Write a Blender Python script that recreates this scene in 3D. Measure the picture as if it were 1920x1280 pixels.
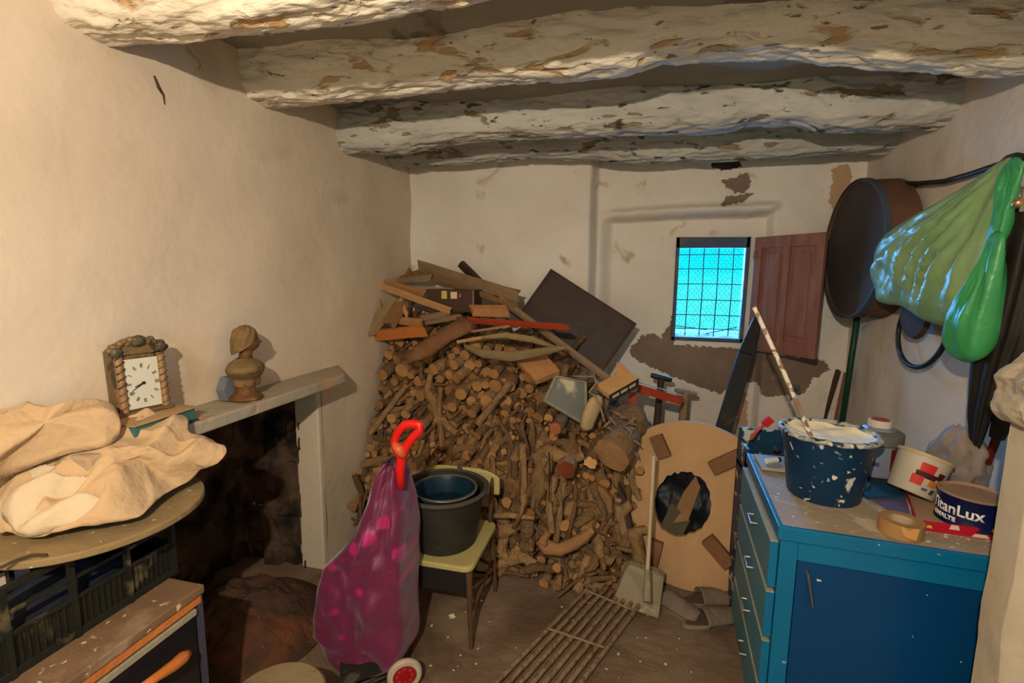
import bpy, bmesh, math, random
from mathutils import Vector, Matrix, noise
R = math.radians
V = Vector
random.seed(7)
for o in list(bpy.data.objects): bpy.data.objects.remove(o)
scn = bpy.context.scene
COL = scn.collection

# ------------------------------------------------------------------ camera
F = 900.0; PITCH = R(-7.6); YAW = R(13.7); ROLL = R(0.6); H = 1.75
fwd = V((-math.sin(YAW)*math.cos(PITCH), math.cos(YAW)*math.cos(PITCH), math.sin(PITCH)))
_r = V((math.cos(YAW), math.sin(YAW), 0)); _u = _r.cross(fwd)
rgt = _r*math.cos(ROLL) + _u*math.sin(ROLL); upv = -_r*math.sin(ROLL) + _u*math.cos(ROLL)
CAM = V((0, 0, H))
cd = bpy.data.cameras.new('camera'); cam = bpy.data.objects.new('camera', cd); COL.objects.link(cam)
cam.matrix_world = Matrix.Translation(CAM) @ Matrix((rgt, upv, -fwd)).transposed().to_4x4()
cd.sensor_width = 36; cd.lens = F/1920*36; cd.clip_start = 0.02
scn.camera = cam

# ------------------------------------------------------------------ world, lamps, exposure
scn.view_settings.view_transform = 'Standard'; scn.view_settings.look = 'None'
scn.view_settings.exposure = 0.0; scn.view_settings.gamma = 1; scn.view_settings.use_curve_mapping = False
w = bpy.data.worlds.new('world'); scn.world = w; w.use_nodes = True
nt = w.node_tree; nt.nodes.clear()
out = nt.nodes.new('ShaderNodeOutputWorld'); bg = nt.nodes.new('ShaderNodeBackground')
tc = nt.nodes.new('ShaderNodeTexCoord'); sx = nt.nodes.new('ShaderNodeSeparateXYZ'); cr = nt.nodes.new('ShaderNodeValToRGB')
mp = nt.nodes.new('ShaderNodeMapRange'); mp.inputs[1].default_value = -1; mp.inputs[2].default_value = 1
nt.links.new(tc.outputs['Generated'], sx.inputs[0]); nt.links.new(sx.outputs[2], mp.inputs[0])
nt.links.new(mp.outputs[0], cr.inputs[0]); nt.links.new(cr.outputs[0], bg.inputs[0]); nt.links.new(bg.outputs[0], out.inputs[0])
e = cr.color_ramp.elements
e[0].position = 0.0; e[0].color = (0.02, 0.30, 0.42, 1)
e[1].position = 1.0; e[1].color = (0.03, 0.20, 0.85, 1)
for p, c in ((0.47, (0.05, 0.62, 0.66, 1)), (0.495, (0.035, 0.62, 0.68, 1)), (0.51, (0.004, 0.56, 0.66, 1)), (0.62, (0.004, 0.50, 0.72, 1))):
    k = e.new(p); k.color = c
bg.inputs[1].default_value = 1.7

def lamp(kind, name, loc, energy, color, size=0.1, rot=None, sy=None):
    l = bpy.data.lights.new(name, kind); l.energy = energy; l.color = color
    if kind == 'AREA':
        l.size = size
        if sy: l.shape = 'RECTANGLE'; l.size_y = sy
    else: l.shadow_soft_size = size
    o = bpy.data.objects.new(name, l); COL.objects.link(o); o.location = loc
    if rot: o.rotation_euler = rot
    return o
# the room's hanging bulb, behind and above the viewer
lamp('POINT', 'bulb_light', (-0.25, -0.45, 2.235), 195, (1.0, 0.855, 0.69), 0.02)
# weak cool fill added behind the viewer to grey the shadows, no real source
lamp('AREA', 'fill_light', (0.2, -1.6, 1.0), 1.5, (0.86, 0.92, 1.0), 1.3, (R(90), 0, 0), 1.9)
# blue daylight that pours in through the little window
lamp('AREA', 'window_light', (0.6, 4.15, 1.9), 75, (0.10, 0.42, 1.0), 0.55, (R(-78), 0, R(-8)), 0.7)

# ------------------------------------------------------------------ helpers
def ray(px, py): return fwd + rgt*((px-960)/F) + upv*((640-py)/F)
def on(ax, v, px, py):
    d = ray(px, py); return CAM + d*((v-CAM[ax])/d[ax])
def AX(v, px, py): return on(0, v, px, py)
def AY(v, px, py): return on(1, v, px, py)
def AZ(v, px, py): return on(2, v, px, py)
def lin(c): return tuple((x/12.92 if x <= .04045 else ((x+.055)/1.055)**2.4) for x in c)
def hx(s):
    return lin(tuple(int(s[i:i+2], 16)/255 for i in (0, 2, 4)))

MATS = {}
def M(name, c1, c2=None, scale=6, rough=.85, bump=.15, bscale=None, c3=None, c3s=3, c3t=.62, c3w=.03, metal=0, spec=.3, stretch=None, vary=0, trans=0, c4=None, c4s=30, c4t=.68, alpha=None, sheen=0, wave=None):
    """procedural material: two-tone noise, up to two shaped blotch layers (stains, flaked paint), bump"""
    if name in MATS: return MATS[name]
    m = bpy.data.materials.new(name); MATS[name] = m; m.use_nodes = True
    n = m.node_tree.nodes; L = m.node_tree.links; b = n['Principled BSDF']
    b.inputs['Roughness'].default_value = rough; b.inputs['Metallic'].default_value = metal
    b.inputs['Specular IOR Level'].default_value = spec
    tc = n.new('ShaderNodeTexCoord'); mpn = n.new('ShaderNodeMapping'); L.new(tc.outputs['Object'], mpn.inputs[0])
    if stretch: mpn.inputs['Scale'].default_value = stretch
    def nz(s, det=5, dist=0.0):
        t = n.new('ShaderNodeTexNoise'); t.inputs['Scale'].default_value = s; t.inputs['Detail'].default_value = det
        t.inputs['Distortion'].default_value = dist; L.new(mpn.outputs[0], t.inputs[0]); return t
    def mix(fac, a, bb):
        x = n.new('ShaderNodeMix'); x.data_type = 'RGBA'; L.new(fac, x.inputs[0])
        if isinstance(a, tuple): x.inputs[6].default_value = (*a, 1)
        else: L.new(a, x.inputs[6])
        if isinstance(bb, tuple): x.inputs[7].default_value = (*bb, 1)
        else: L.new(bb, x.inputs[7])
        return x.outputs[2]
    def step(src, t, wd):
        r = n.new('ShaderNodeMapRange'); r.inputs[1].default_value = t-wd; r.inputs[2].default_value = t+wd; L.new(src, r.inputs[0]); return r.outputs[0]
    C1 = hx(c1); C2 = hx(c2 or c1)
    base = nz(scale, 6, .4)
    col = mix(step(base.outputs[0], .5, .22), C1, C2)
    if wave:
        wv = n.new('ShaderNodeTexWave'); wv.inputs['Scale'].default_value = wave[0]; wv.inputs['Distortion'].default_value = wave[1]
        L.new(mpn.outputs[0], wv.inputs[0]); col = mix(step(wv.outputs[1], .5, .5), col, hx(wave[2]))
    h = nz(bscale or scale*4, 8)
    hsum = h.outputs[0]
    if c3:
        q = nz(c3s, 7, .6); s3 = step(q.outputs[0], c3t, c3w); col = mix(s3, col, hx(c3))
        mm = n.new('ShaderNodeMath'); mm.operation = 'MULTIPLY_ADD'; L.new(s3, mm.inputs[0]); mm.inputs[1].default_value = -.5; L.new(hsum, mm.inputs[2]); hsum = mm.outputs[0]
    if c4:
        q = nz(c4s, 4, .3); s4 = step(q.outputs[0], c4t, .02); col = mix(s4, col, hx(c4))
    if vary:
        oi = n.new('ShaderNodeObjectInfo'); hs = n.new('ShaderNodeHueSaturation')
        r = n.new('ShaderNodeMapRange'); r.inputs[3].default_value = 1-vary; r.inputs[4].default_value = 1+vary
        L.new(oi.outputs['Random'], r.inputs[0]); L.new(r.outputs[0], hs.inputs['Value']); L.new(col, hs.inputs['Color']); col = hs.outputs[0]
    L.new(col, b.inputs['Base Color'])
    if bump:
        bp = n.new('ShaderNodeBump'); bp.inputs['Strength'].default_value = bump; bp.inputs['Distance'].default_value = .02
        L.new(hsum, bp.inputs['Height']); L.new(bp.outputs[0], b.inputs['Normal'])
    if trans: b.inputs['Transmission Weight'].default_value = trans
    if alpha is not None: b.inputs['Alpha'].default_value = alpha
    if sheen: b.inputs['Sheen Weight'].default_value = sheen
    return m

class MB:
    """collects vertices and faces; builds one mesh object"""
    def __init__(s): s.v = []; s.f = []; s.m = []
    def add(s, vs, fs, mi=0):
        k = len(s.v); s.v += [V(p) for p in vs]; s.f += [tuple(i+k for i in f) for f in fs]; s.m += [mi]*len(fs); return s
    def box(s, c, d, rot=None, mi=0):
        c = V(c); h = V(d)/2; vs = [V((sx*h.x, sy*h.y, sz*h.z)) for sx in (-1, 1) for sy in (-1, 1) for sz in (-1, 1)]
        if rot is not None: vs = [rot @ p for p in vs]
        return s.add([c+p for p in vs], [(0,1,3,2),(4,6,7,5),(0,4,5,1),(2,3,7,6),(0,2,6,4),(1,5,7,3)], mi)
    def span(s, a, b, mi=0):
        a = V(a); b = V(b); return s.box((a+b)/2, [abs(x) for x in (b-a)], None, mi)
    def bar(s, A, B, wd, th, up=(0, -.4, 1), mi=0, taper=1.0, ragged=0, seg=1):
        A = V(A); B = V(B); ax = (B-A); ln = ax.length; ax.normalize(); up = V(up).normalized(); sd = up - ax*up.dot(ax); sd.normalize(); nn = ax.cross(sd)
        vs = []; fs = []; n = seg+1
        for i in range(n):
            t = i/seg; c = A+(B-A)*t; k = 1+(taper-1)*t; w2 = wd/2*k; t2 = th/2
            for a, b in ((-1,-1),(-1,1),(1,1),(1,-1)):
                o = ax*random.uniform(-ragged, ragged) if i in (0, seg) else V()
                vs.append(c + sd*a*w2*(1+random.uniform(-ragged, ragged)*(0 if seg == 1 else 1)) + nn*b*t2 + o)
        for i in range(seg):
            for j in range(4): fs.append((i*4+j, i*4+(j+1)%4, i*4+4+(j+1)%4, i*4+4+j))
        fs.append((3,2,1,0)); fs.append(tuple(seg*4+j for j in range(4)))
        return s.add(vs, fs, mi)
    def tube(s, pts, rad, n=10, mi=0, cap=None, wob=0, squash=1.0):
        pts = [V(p) for p in pts]; N = len(pts)
        if not hasattr(rad, '__len__'): rad = [rad]*N
        cap = mi if cap is None else cap
        vs = []; fs = []; prev = None
        for i, p in enumerate(pts):
            t = (pts[min(i+1, N-1)]-pts[max(i-1, 0)]).normalized()
            if prev is None: prev = t.orthogonal().normalized()
            a = (prev - t*prev.dot(t)).normalized(); b = t.cross(a); prev = a
            for j in range(n):
                th = 2*math.pi*j/n; r = rad[i]
                if wob: r *= 1+wob*noise.noise(V((math.cos(th)*2, math.sin(th)*2, i*.7))+p*3)
                vs.append(p+a*math.cos(th)*r+b*math.sin(th)*r*squash)
        for i in range(N-1):
            for j in range(n): fs.append((i*n+j, i*n+(j+1)%n, (i+1)*n+(j+1)%n, (i+1)*n+j))
        s.add(vs, fs, mi); k = len(s.v)-len(vs)
        s.f += [tuple(k+j for j in reversed(range(n))), tuple(k+(N-1)*n+j for j in range(n))]; s.m += [cap, cap]
        return s
    def lathe(s, prof, c=(0,0,0), n=40, mi=0, rot=None, a0=0, a1=2*math.pi):
        c = V(c); vs = []; fs = []; full = abs(a1-a0-2*math.pi) < 1e-6; nn = n if full else n+1
        for r, z in prof:
            for j in range(nn):
                th = a0+(a1-a0)*j/n; p = V((r*math.cos(th), r*math.sin(th), z)); vs.append(c+(rot @ p if rot else p))
        for i in range(len(prof)-1):
            for j in range(n):
                j2 = (j+1) % nn; fs.append((i*nn+j, i*nn+j2, (i+1)*nn+j2, (i+1)*nn+j))
        return s.add(vs, fs, mi)
    def prism(s, poly, nvec, mi=0):
        """extrude a planar polygon of 3D points by nvec"""
        n = len(poly); a = [V(p) for p in poly]; b = [p+V(nvec) for p in a]
        return s.add(a+b, [tuple(reversed(range(n))), tuple(range(n, 2*n))]+[(i, (i+1)%n, n+(i+1)%n, n+i) for i in range(n)], mi)
    def ball(s, c, r, mi=0, n=12, m=8, nz=0):
        c = V(c); r = V(r) if hasattr(r, '__len__') else V((r, r, r)); vs = []; fs = []
        for i in range(m+1):
            ph = math.pi*i/m
            for j in range(n):
                th = 2*math.pi*j/n; d = V((math.sin(ph)*math.cos(th), math.sin(ph)*math.sin(th), math.cos(ph)))
                k = 1+nz*noise.noise(d*2+c*7) if nz else 1
                vs.append(c+V((d.x*r.x, d.y*r.y, d.z*r.z))*k)
        for i in range(m):
            for j in range(n): fs.append((i*n+j, (i+1)*n+j, (i+1)*n+(j+1)%n, i*n+(j+1)%n))
        return s.add(vs, fs, mi)
    def grid(s, fn, nu, nv, mi=0):
        vs = [fn(i/nu, j/nv) for i in range(nu+1) for j in range(nv+1)]
        fs = [(i*(nv+1)+j, (i+1)*(nv+1)+j, (i+1)*(nv+1)+j+1, i*(nv+1)+j+1) for i in range(nu) for j in range(nv)]
        return s.add(vs, fs, mi)
    def xf(s, m):
        s.v = [m @ p for p in s.v]; return s
    def build(s, name, mats, parent=None, smooth=False, bevel=0, origin=None, solid=0, angle=None, weld=True):
        me = bpy.data.meshes.new(name)
        off = V(origin) if origin is not None else V((0,0,0))
        me.from_pydata([p-off for p in s.v], [], s.f)
        for mt in (mats if isinstance(mats, (list, tuple)) else [mats]): me.materials.append(mt)
        me.polygons.foreach_set('material_index', s.m)
        bm = bmesh.new(); bm.from_mesh(me)
        if weld: bmesh.ops.remove_doubles(bm, verts=bm.verts, dist=1e-5)
        if solid != 'no': bmesh.ops.recalc_face_normals(bm, faces=bm.faces)
        bm.to_mesh(me); bm.free()
        if smooth: me.shade_smooth()
        o = bpy.data.objects.new(name, me); COL.objects.link(o)
        if smooth and angle is not None:
            try: me.set_sharp_from_angle(angle=R(angle))
            except Exception: pass
        if bevel:
            md = o.modifiers.new('bevel', 'BEVEL'); md.width = bevel; md.segments = 2; md.limit_method = 'ANGLE'
        if solid and solid != 'no':
            md = o.modifiers.new('solid', 'SOLIDIFY'); md.thickness = solid; md.offset = 0
        if parent is not None: o.parent = parent
        elif origin is not None: o.location = off
        return o

def tag(o, label=None, cat=None, group=None, kind=None):
    if label: o['label'] = label
    if cat: o['category'] = cat
    if group: o['group'] = group
    if kind: o['kind'] = kind
    return o
def empty(name, loc, label, cat, group=None, rz=0, mat=None):
    o = bpy.data.objects.new(name, None); COL.objects.link(o); o.location = loc; o.rotation_euler = (0, 0, rz); o.empty_display_size = .05
    if mat is not None: o.matrix_world = mat
    return tag(o, label, cat, group)
def part(root, name, mb, mat, **k):
    """mb is given in world coordinates; root is an unrotated Empty (or a part under one)"""
    lab = k.pop('label', None)
    r = root
    while r.parent is not None: r = r.parent
    o = mb.build(name, mat, root, origin=V(r.location), **k)
    if lab: o['label'] = lab
    return o
def lpart(root, name, mb, mat, **k):
    """mb in the root's own coordinates"""
    lab = k.pop('label', None); o = mb.build(name, mat, root, **k)
    if lab: o['label'] = lab
    return o
def solo(name, mb, mat, label, cat, group=None, kind=None, **k):
    zs = min(p.z for p in mb.v); n = len(mb.v); c = sum(mb.v, V())/n
    return tag(mb.build(name, mat, None, origin=V((c.x, c.y, zs)), **k), label, cat, group, kind)
def struct(name, mb, mat, label, **k):
    return tag(mb.build(name, mat, None, **k), label, None, None, 'structure')
def fbm(p, o=4): return noise.fractal(p, 1.0, 2.0, o)

# ------------------------------------------------------------------ materials
plaster = M('plaster_warm', 'd6c5ad', 'c9b59b', 1.3, .95, .25, 14, c3='bda98d', c3s=2.2, c3t=.68, c3w=.08)
plasterB = M('plaster_back', 'e4dacd', 'd6c9b8', 1.8, .95, .35, 10, c3='b79f83', c3s=3.1, c3t=.66, c3w=.03)
plasterR = M('plaster_right', 'd6cbbb', 'c3b5a2', 1.8, .95, .45, 9, c3='c39b78', c3s=1.6, c3t=.67, c3w=.08)
render_brown = M('bare_render', '8a7464', '776254', 4, .98, .4, 22, c3='8b7868', c3s=9, c3t=.66)
soot = M('soot', '16120f', '2a211a', 3, .95, .6, 9, c3='3a2c20', c3s=6, c3t=.62)
sootstone = M('sooty_rubble', '66503c', '44352a', 5, .95, .8, 12, c3='15110e', c3s=3.5, c3t=.52, c3w=.08)
ashm = M('ash', '553c2c', '40302400'[:6], 7, .98, .9, 30, c3='6b3f28', c3s=5, c3t=.62, c3w=.08, c4='8a7a66', c4t=.72)
beamm = M('beam_limewash', 'e4dac4', 'd3c6ad', 4, .95, .9, 16, c3='c09c6c', c3s=8.5, c3t=.615, c3w=.035, c4='8c7652', c4s=20, c4t=.67, stretch=(.6, 1.7, 1.7))
beamg = M('beam_mouldy', 'bdb7aa', 'a39e92', 4, .95, .9, 15, c3='8b7658', c3s=9, c3t=.63, c3w=.02, c4='4c4838', c4s=15, c4t=.65, stretch=(.55, 1.6, 1.6))
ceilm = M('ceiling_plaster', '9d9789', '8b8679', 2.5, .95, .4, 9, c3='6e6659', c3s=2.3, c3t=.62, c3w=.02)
floorm = M('dirty_concrete', '6e5a47', '857059', 3, .8, .6, 14, c3='5a4534', c3s=1.8, c3t=.56, c3w=.1, c4='a8987f', c4s=46, c4t=.77)
bark = M('bark', '765a3e', '93714c', 22, .95, .9, 60, vary=.45, stretch=(1, 1, 1))
cutw = M('cut_wood', 'b08350', '99693c', 18, .85, .3, 60, vary=.3)
gnarl = M('weathered_root', '80623f', '9c7a50', 18, .95, .9, 50, vary=.3)
darkcore = M('pile_core', '1d150f', '2c2017', 9, .98, .5, 30)
def wood(name, a, b, rough=.75, vary=0, bump=.25): return M(name, a, b, 9, rough, bump, 60, vary=vary, wave=None, stretch=(1, 1, 1))
w_tan = wood('wood_tan', 'b88352', 'a37245'); w_pale = wood('wood_pale', 'c79a66', 'b38553'); w_grey = wood('wood_weathered', '83684c', '96795a')
w_orange = wood('wood_orange', 'b8662c', 'c4763a'); w_dark = wood('wood_dark', '3a2a20', '4a362a'); w_mid = wood('wood_mid', '7d5a3a', '8e6943')
redp = M('red_paint', 'a63f22', '94351e', 12, .5, .15, 30, c3='7a4a30', c3s=9, c3t=.72)
black_pl = M('black_plastic', '1c1d1b', '2a2925', 10, .45, .15, 40, c3='4c4536', c3s=14, c3t=.66)
dustyblack = M('dusty_black_rubber', '24231f', '353029', 7, .6, .2, 30, c3='5a5548', c3s=16, c3t=.72)
navy = M('navy_plastic', '0f2734', '12303f', 4, .35, .05)
steel = M('dull_steel', '8e8b86', '77736d', 20, .4, .1, 40, metal=.8)
rust = M('rusty_iron', '8a7056', '967c60', 24, .7, .5, 70, metal=.15, c3='6b5340', c3s=30, c3t=.6, c3w=.1)
cream_seat = M('cream_seat', 'b3a46c', 'a39458', 5, .6, .1, 30)
chairwood = wood('chair_wood', '5e4228', '4d351f')
blue_paint = M('blue_gloss_paint', '0a6488', '075a80', 6, .38, .06, 30, c3='5a6a62', c3s=19, c3t=.75, c4='b9b9ac', c4s=30, c4t=.72)
blue_grey = M('blue_dusty_drawer', '3c7888', '447482', 4, .5, .1, 30, c3='6e6a5a', c3s=6, c3t=.70, c3w=.08)
blue_deep = M('blue_deep_panel', '043c68', '053660', 3, .35, .05, 20, c4='b9b9b4', c4s=34, c4t=.73)
worktop = M('dusty_worktop', 'a08f78', '92826c', 6, .75, .2, 30, c3='b8a88e', c3s=9, c3t=.62, c3w=.06, c4='e6dcc4', c4s=40, c4t=.67)
dust = M('dusty_edge', '9a9278', '8b8468', 12, .85, .2)
canvas = M('canvas', 'c2a47c', 'b69670', 5, .95, .55, 26, c3='a98a62', c3s=3, c3t=.66, c3w=.12)
canvas2 = M('pale_cotton', 'cbb697', 'bda686', 5, .95, .45, 30)
board_m = M('old_board_rim', '8d7650', '7c6744', 8, .8, .3, 30, c4='c7b48c', c4s=42, c4t=.67)

# ------------------------------------------------------------------ room
XL, XR, YB, YW, ZC = -1.70, 1.45, 3.56, 3.70, 2.74
OY0, OY1, OZ = 0.95, 2.36, 1.16          # fireplace opening in the left wall
def wavy(mb, axis, amp, s=1.5):
    for p in mb.v: p[axis] += amp*fbm(V((p.x*s, p.y*s, p.z*s)))
    return mb
def wallgrid(x, y0, y1, z0, z1, ax, amp=.012, res=.05, lip=None):
    nu = max(2, int(abs(y1-y0)/res)); nv = max(2, int(abs(z1-z0)/res)); mb = MB()
    if ax == 0: mb.grid(lambda u, v: V((x, y0+(y1-y0)*u, z0+(z1-z0)*v)), nu, nv)
    else: mb.grid(lambda u, v: V((y0+(y1-y0)*u, x, z0+(z1-z0)*v)), nu, nv)
    return wavy(mb, ax, amp)
mb = MB(); mb.grid(lambda u, v: V((XL-1.0+(XR-XL+1.6)*u, -2.6+(YW+2.9)*v, .008*fbm(V((u*9, v*14, 0))))), 60, 110)
struct('floor', mb, floorm, 'dirty grey-brown concrete floor with paint spatters', smooth=True)
# left wall: over the hearth, beyond it, before it, and the thickness around the opening
def left_wall():
    m = MB()
    def patch(y0, y1, z0, z1):
        nu = max(2, int((y1-y0)/.06)); nv = max(2, int((z1-z0)/.06))
        m.grid(lambda u, v: V((XL+.018*fbm(V((0, (y0+(y1-y0)*u)*1.4, (z0+(z1-z0)*v)*1.4))), y0+(y1-y0)*u, z0+(z1-z0)*v)), nu, nv)
    patch(-2.6, OY0, 0, OZ); patch(OY1, YB+.2, 0, OZ); patch(-2.6, OY0, OZ, ZC+.05); patch(OY0, OY1, OZ, ZC+.05); patch(OY1, YB+.2, OZ, ZC+.05)
    m.span((XL-.65, -2.6, 0), (XL-.06, OY0, ZC)); m.span((XL-.65, OY1, 0), (XL-.06, YB+.2, ZC)); m.span((XL-.65, OY0, OZ+.35), (XL-.06, OY1, ZC))
    return m
struct('wall_left', left_wall(), plaster, 'warm cream plastered wall with a hearth opening', solid='no', smooth=False)
bpy.data.objects['wall_left'].data.shade_smooth()
try: bpy.data.objects['wall_left'].data.set_sharp_from_angle(angle=R(40))
except Exception: pass

# window wall: two planes (left pilaster stands proud), rounded niche around the window, hole for the window
WX0, WX1, WZ0, WZ1 = 0.315, 0.81, 1.30, 2.05
def smooth(a, b, x):
    t = min(1, max(0, (x-a)/(b-a))); return t*t*(3-2*t)
def back_y(x, z):
    y = YB + (YW-YB)*smooth(-.31, -.25, x + .012*fbm(V((0, 0, z*2))))
    # shallow niche: starts right of x=-.2, under z=2.19, right lip at x=.93
    top = 2.19+.03*x+.02*fbm(V((x*2, 3, 0)))
    n = smooth(-.24, -.14, x)*(1-smooth(top-.03, top+.01, z))*(1-smooth(.91, .95, x))
    y += .09*n
    # a ledge lip over the niche
    y -= .045*math.exp(-((z-top-.035)/.03)**2)*smooth(-.24, -.1, x)*(1-smooth(.9, 1.0, x))
    y += .014*fbm(V((x*2.2, z*2.2, 1.0)))+.004*fbm(V((x*9, z*9, 5)))
    return y
# places where the whitewash has flaked off down to the bare render (outlines in the wall's own plane)
def flake(*pp): return [(q.x, q.z) for q in (AY(YW+.05, *p) for p in pp)]
FLAKES = [(1, flake((1180,655),(1196,640),(1205,628),(1225,628),(1240,634),(1256,610),(1262,590),(1266,640),(1262,648),(1300,650),(1400,655),(1540,672),(1550,690),(1520,706),(1503,735),(1440,742),(1425,738),(1420,718),(1380,720),(1352,742),(1300,722),(1255,705),(1200,680),(1182,668))),
    (1, flake((1350,340),(1375,335),(1400,325),(1407,345),(1395,362),(1370,362))), (1, flake((1348,385),(1362,370),(1385,366),(1412,360),(1400,376),(1370,384),(1352,392))),
    (2, flake((1330,296),(1350,290),(1388,292),(1387,316),(1350,322),(1333,316))), (3, flake((1390,738),(1403,738),(1405,812),(1388,845),(1378,832))), (3, flake((1555,318),(1580,310),(1592,330),(1585,372),(1560,400),(1548,380)))]
def inside(x, z, P):
    r = False; n = len(P); j = n-1
    for i in range(n):
        if (P[i][1] > z) != (P[j][1] > z) and x < (P[j][0]-P[i][0])*(z-P[i][1])/(P[j][1]-P[i][1])+P[i][0]: r = not r
        j = i
    return r
BOXES = [(min(q[0] for q in P)-.03, max(q[0] for q in P)+.03, min(q[1] for q in P)-.03, max(q[1] for q in P)+.03) for _, P in FLAKES]
def flaked(x, z):
    for (k, P), b in zip(FLAKES, BOXES):
        if b[0] < x < b[1] and b[2] < z < b[3]:
            if inside(x+.014*noise.noise(V((x*28, z*28, 0)))+.008*noise.noise(V((x*70, z*70, 0))), z+.014*noise.noise(V((x*28, z*28, 7)))+.008*noise.noise(V((x*70, z*70, 9))), P): return k
    return 0
def back_wall():
    m = MB(); st = .008
    xs = [XL-.1+i*st for i in range(int((XR-XL+.25)/st)+1)]; xs = sorted(set([round(x, 4) for x in xs if min(abs(x-WX0), abs(x-WX1)) > .004]+[WX0, WX1]))
    zs = [i*st for i in range(int(2.8/st)+1)]; zs = sorted(set([round(z, 4) for z in zs if min(abs(z-WZ0), abs(z-WZ1)) > .004]+[WZ0, WZ1]))
    idx = {}
    vs = []
    for i, x in enumerate(xs):
        for j, z in enumerate(zs): idx[i, j] = len(vs); vs.append(V((x, back_y(x, z)+(.009 if flaked(x, z) == 1 else 0), z)))
    fs = []; mi = []
    for i in range(len(xs)-1):
        for j in range(len(zs)-1):
            x = (xs[i]+xs[i+1])/2; z = (zs[j]+zs[j+1])/2
            if WX0 < x < WX1 and WZ0 < z < WZ1: continue
            fs.append((idx[i,j], idx[i+1,j], idx[i+1,j+1], idx[i,j+1])); mi.append(flaked(x, z))
    m.add(vs, fs); m.m = mi
    # reveals of the opening (thick wall)
    yo = 3.93
    a = dict(l=WX0, r=WX1, b=WZ0, t=WZ1); yi = 3.72
    m.span((WX0-.3, 3.815, WZ0-.5), (WX0, yo, WZ1+.3)); m.span((WX1, 3.815, WZ0-.5), (WX1+.7, yo, WZ1+.3))
    m.span((WX0, 3.815, WZ1-.01), (WX1, yo, WZ1+.3)); m.span((WX0, 3.815, WZ0-.5), (WX1, yo, WZ0+.005))
    m.span((XL-.1, yo-.02, 0), (WX0-.2, yo+.05, 2.8)); m.span((WX1+.6, yo-.02, 0), (XR+.2, yo+.05, 2.8)); m.span((WX0-.25, yo-.02, 0), (WX1+.65, yo+.05, WZ0-.45)); m.span((WX0-.25, yo-.02, WZ1+.25), (WX1+.65, yo+.05, 2.8))
    return m
wb = struct('wall_back', back_wall(), [plasterB, render_brown, M('damp', '4a4642', '3a3632', 6, .95, .3), M('ruststain', 'b98f68', 'c0a283', 5, .95, .3)], 'back wall of rough whitewashed plaster around the small window', solid='no', smooth=True)
try: wb.data.set_sharp_from_angle(angle=R(50))
except Exception: pass
# right wall, ceiling, rear wall
struct('wall_right', wallgrid(XR, -2.6, YW+.2, 0, ZC+.05, 0, .022), plasterR, 'grey-beige plastered right wall', solid='no', smooth=True)
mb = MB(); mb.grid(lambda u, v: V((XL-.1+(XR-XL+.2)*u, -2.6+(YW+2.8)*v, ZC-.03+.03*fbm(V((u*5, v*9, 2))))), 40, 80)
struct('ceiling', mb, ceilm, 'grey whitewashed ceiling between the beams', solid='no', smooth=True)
mb = MB(); mb.span((XL-.1, -2.65, 0), (-.75, -2.55, ZC)); mb.span((.95, -2.65, 0), (XR+.1, -2.55, ZC)); mb.span((-.75, -2.65, 2.1), (.95, -2.55, ZC))
struct('wall_rear', mb, plaster, 'rear wall with the doorway behind the viewer')

# hearth interior
mb = MB()
def hearth(u, v):   # back and sides of the recess as one rough skin
    t = u*3
    if t < 1: p = V((XL-.06-.54*t, OY0+.02, 0))
    elif t < 2: p = V((XL-.6, OY0+.02+(OY1-OY0-.04)*(t-1), 0))
    else: p = V((XL-.6+.47*(t-2), OY1-.02, 0))
    p.z = v*(OZ+.4)
    if t > 1 and t <= 2: p.x += .18*v
    q = abs(fbm(p*5))*.03 + .005 + (.035*noise.cell(V((p.y*9, p.x*9, p.z*9))) if .02 < t < 2.95 else 0)
    n = V((0, 1, 0)) if t < 1 else (V((1, 0, 0)) if t < 2 else V((0, -1, 0)))
    
    return p+n*q
mb.grid(hearth, 120, 46)
mb.grid(lambda u, v: V((XL-.62+.54*u, OY0+(OY1-OY0)*v, OZ+.3)), 4, 6)
struct('trim_6', mb, sootstone, 'soot-blackened rubble lining of the hearth recess', solid='no', smooth=False)
mb = MB()
mb.span((XL-.16, OY1-.035, 0), (XL-.004, OY1+.01, OZ))
struct('trim_7', mb, plaster, 'plastered right jamb of the hearth', bevel=.01)
# mantel shelf
mb = MB()
mb.grid(lambda u, v: V((0,0,0)), 1, 1) if False else None
A = [V((XL-.02, 1.0, 1.17)), V((-1.50, 1.0, 1.17)), V((-1.50, 2.30, 1.165)), V((XL-.02, 2.56, 1.165))]
mb.prism(A, (0, 0, .05))
mantel = empty('mantel_shelf', (XL, 1.5, 1.17), 'grey plastered mantel shelf over the black hearth', 'shelf')
part(mantel, 'shelf_slab', mb, M('mantel', '9c9382', 'a8977c', 3, .9, .4, 20, c3='b98f62', c3s=5, c3t=.58, c3w=.05), bevel=.008)
# ash heap
def ash(u, v):
    a = 2*math.pi*u; r = v; x = -1.80+.42*r*math.cos(a); y = 1.80+.40*r*math.sin(a)
    return V((x, y, .015+.20*(1-r*r)**1.2*(1+.25*fbm(V((x*7, y*7, 0))))+.012*fbm(V((x*22, y*22, 3)))*(1-r)))
mb = MB(); mb.grid(ash, 72, 26)
solo('ash_heap', mb, ashm, 'rusty brown heap of ash and cinders in the hearth', 'ash', kind='stuff', smooth=True)

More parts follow.
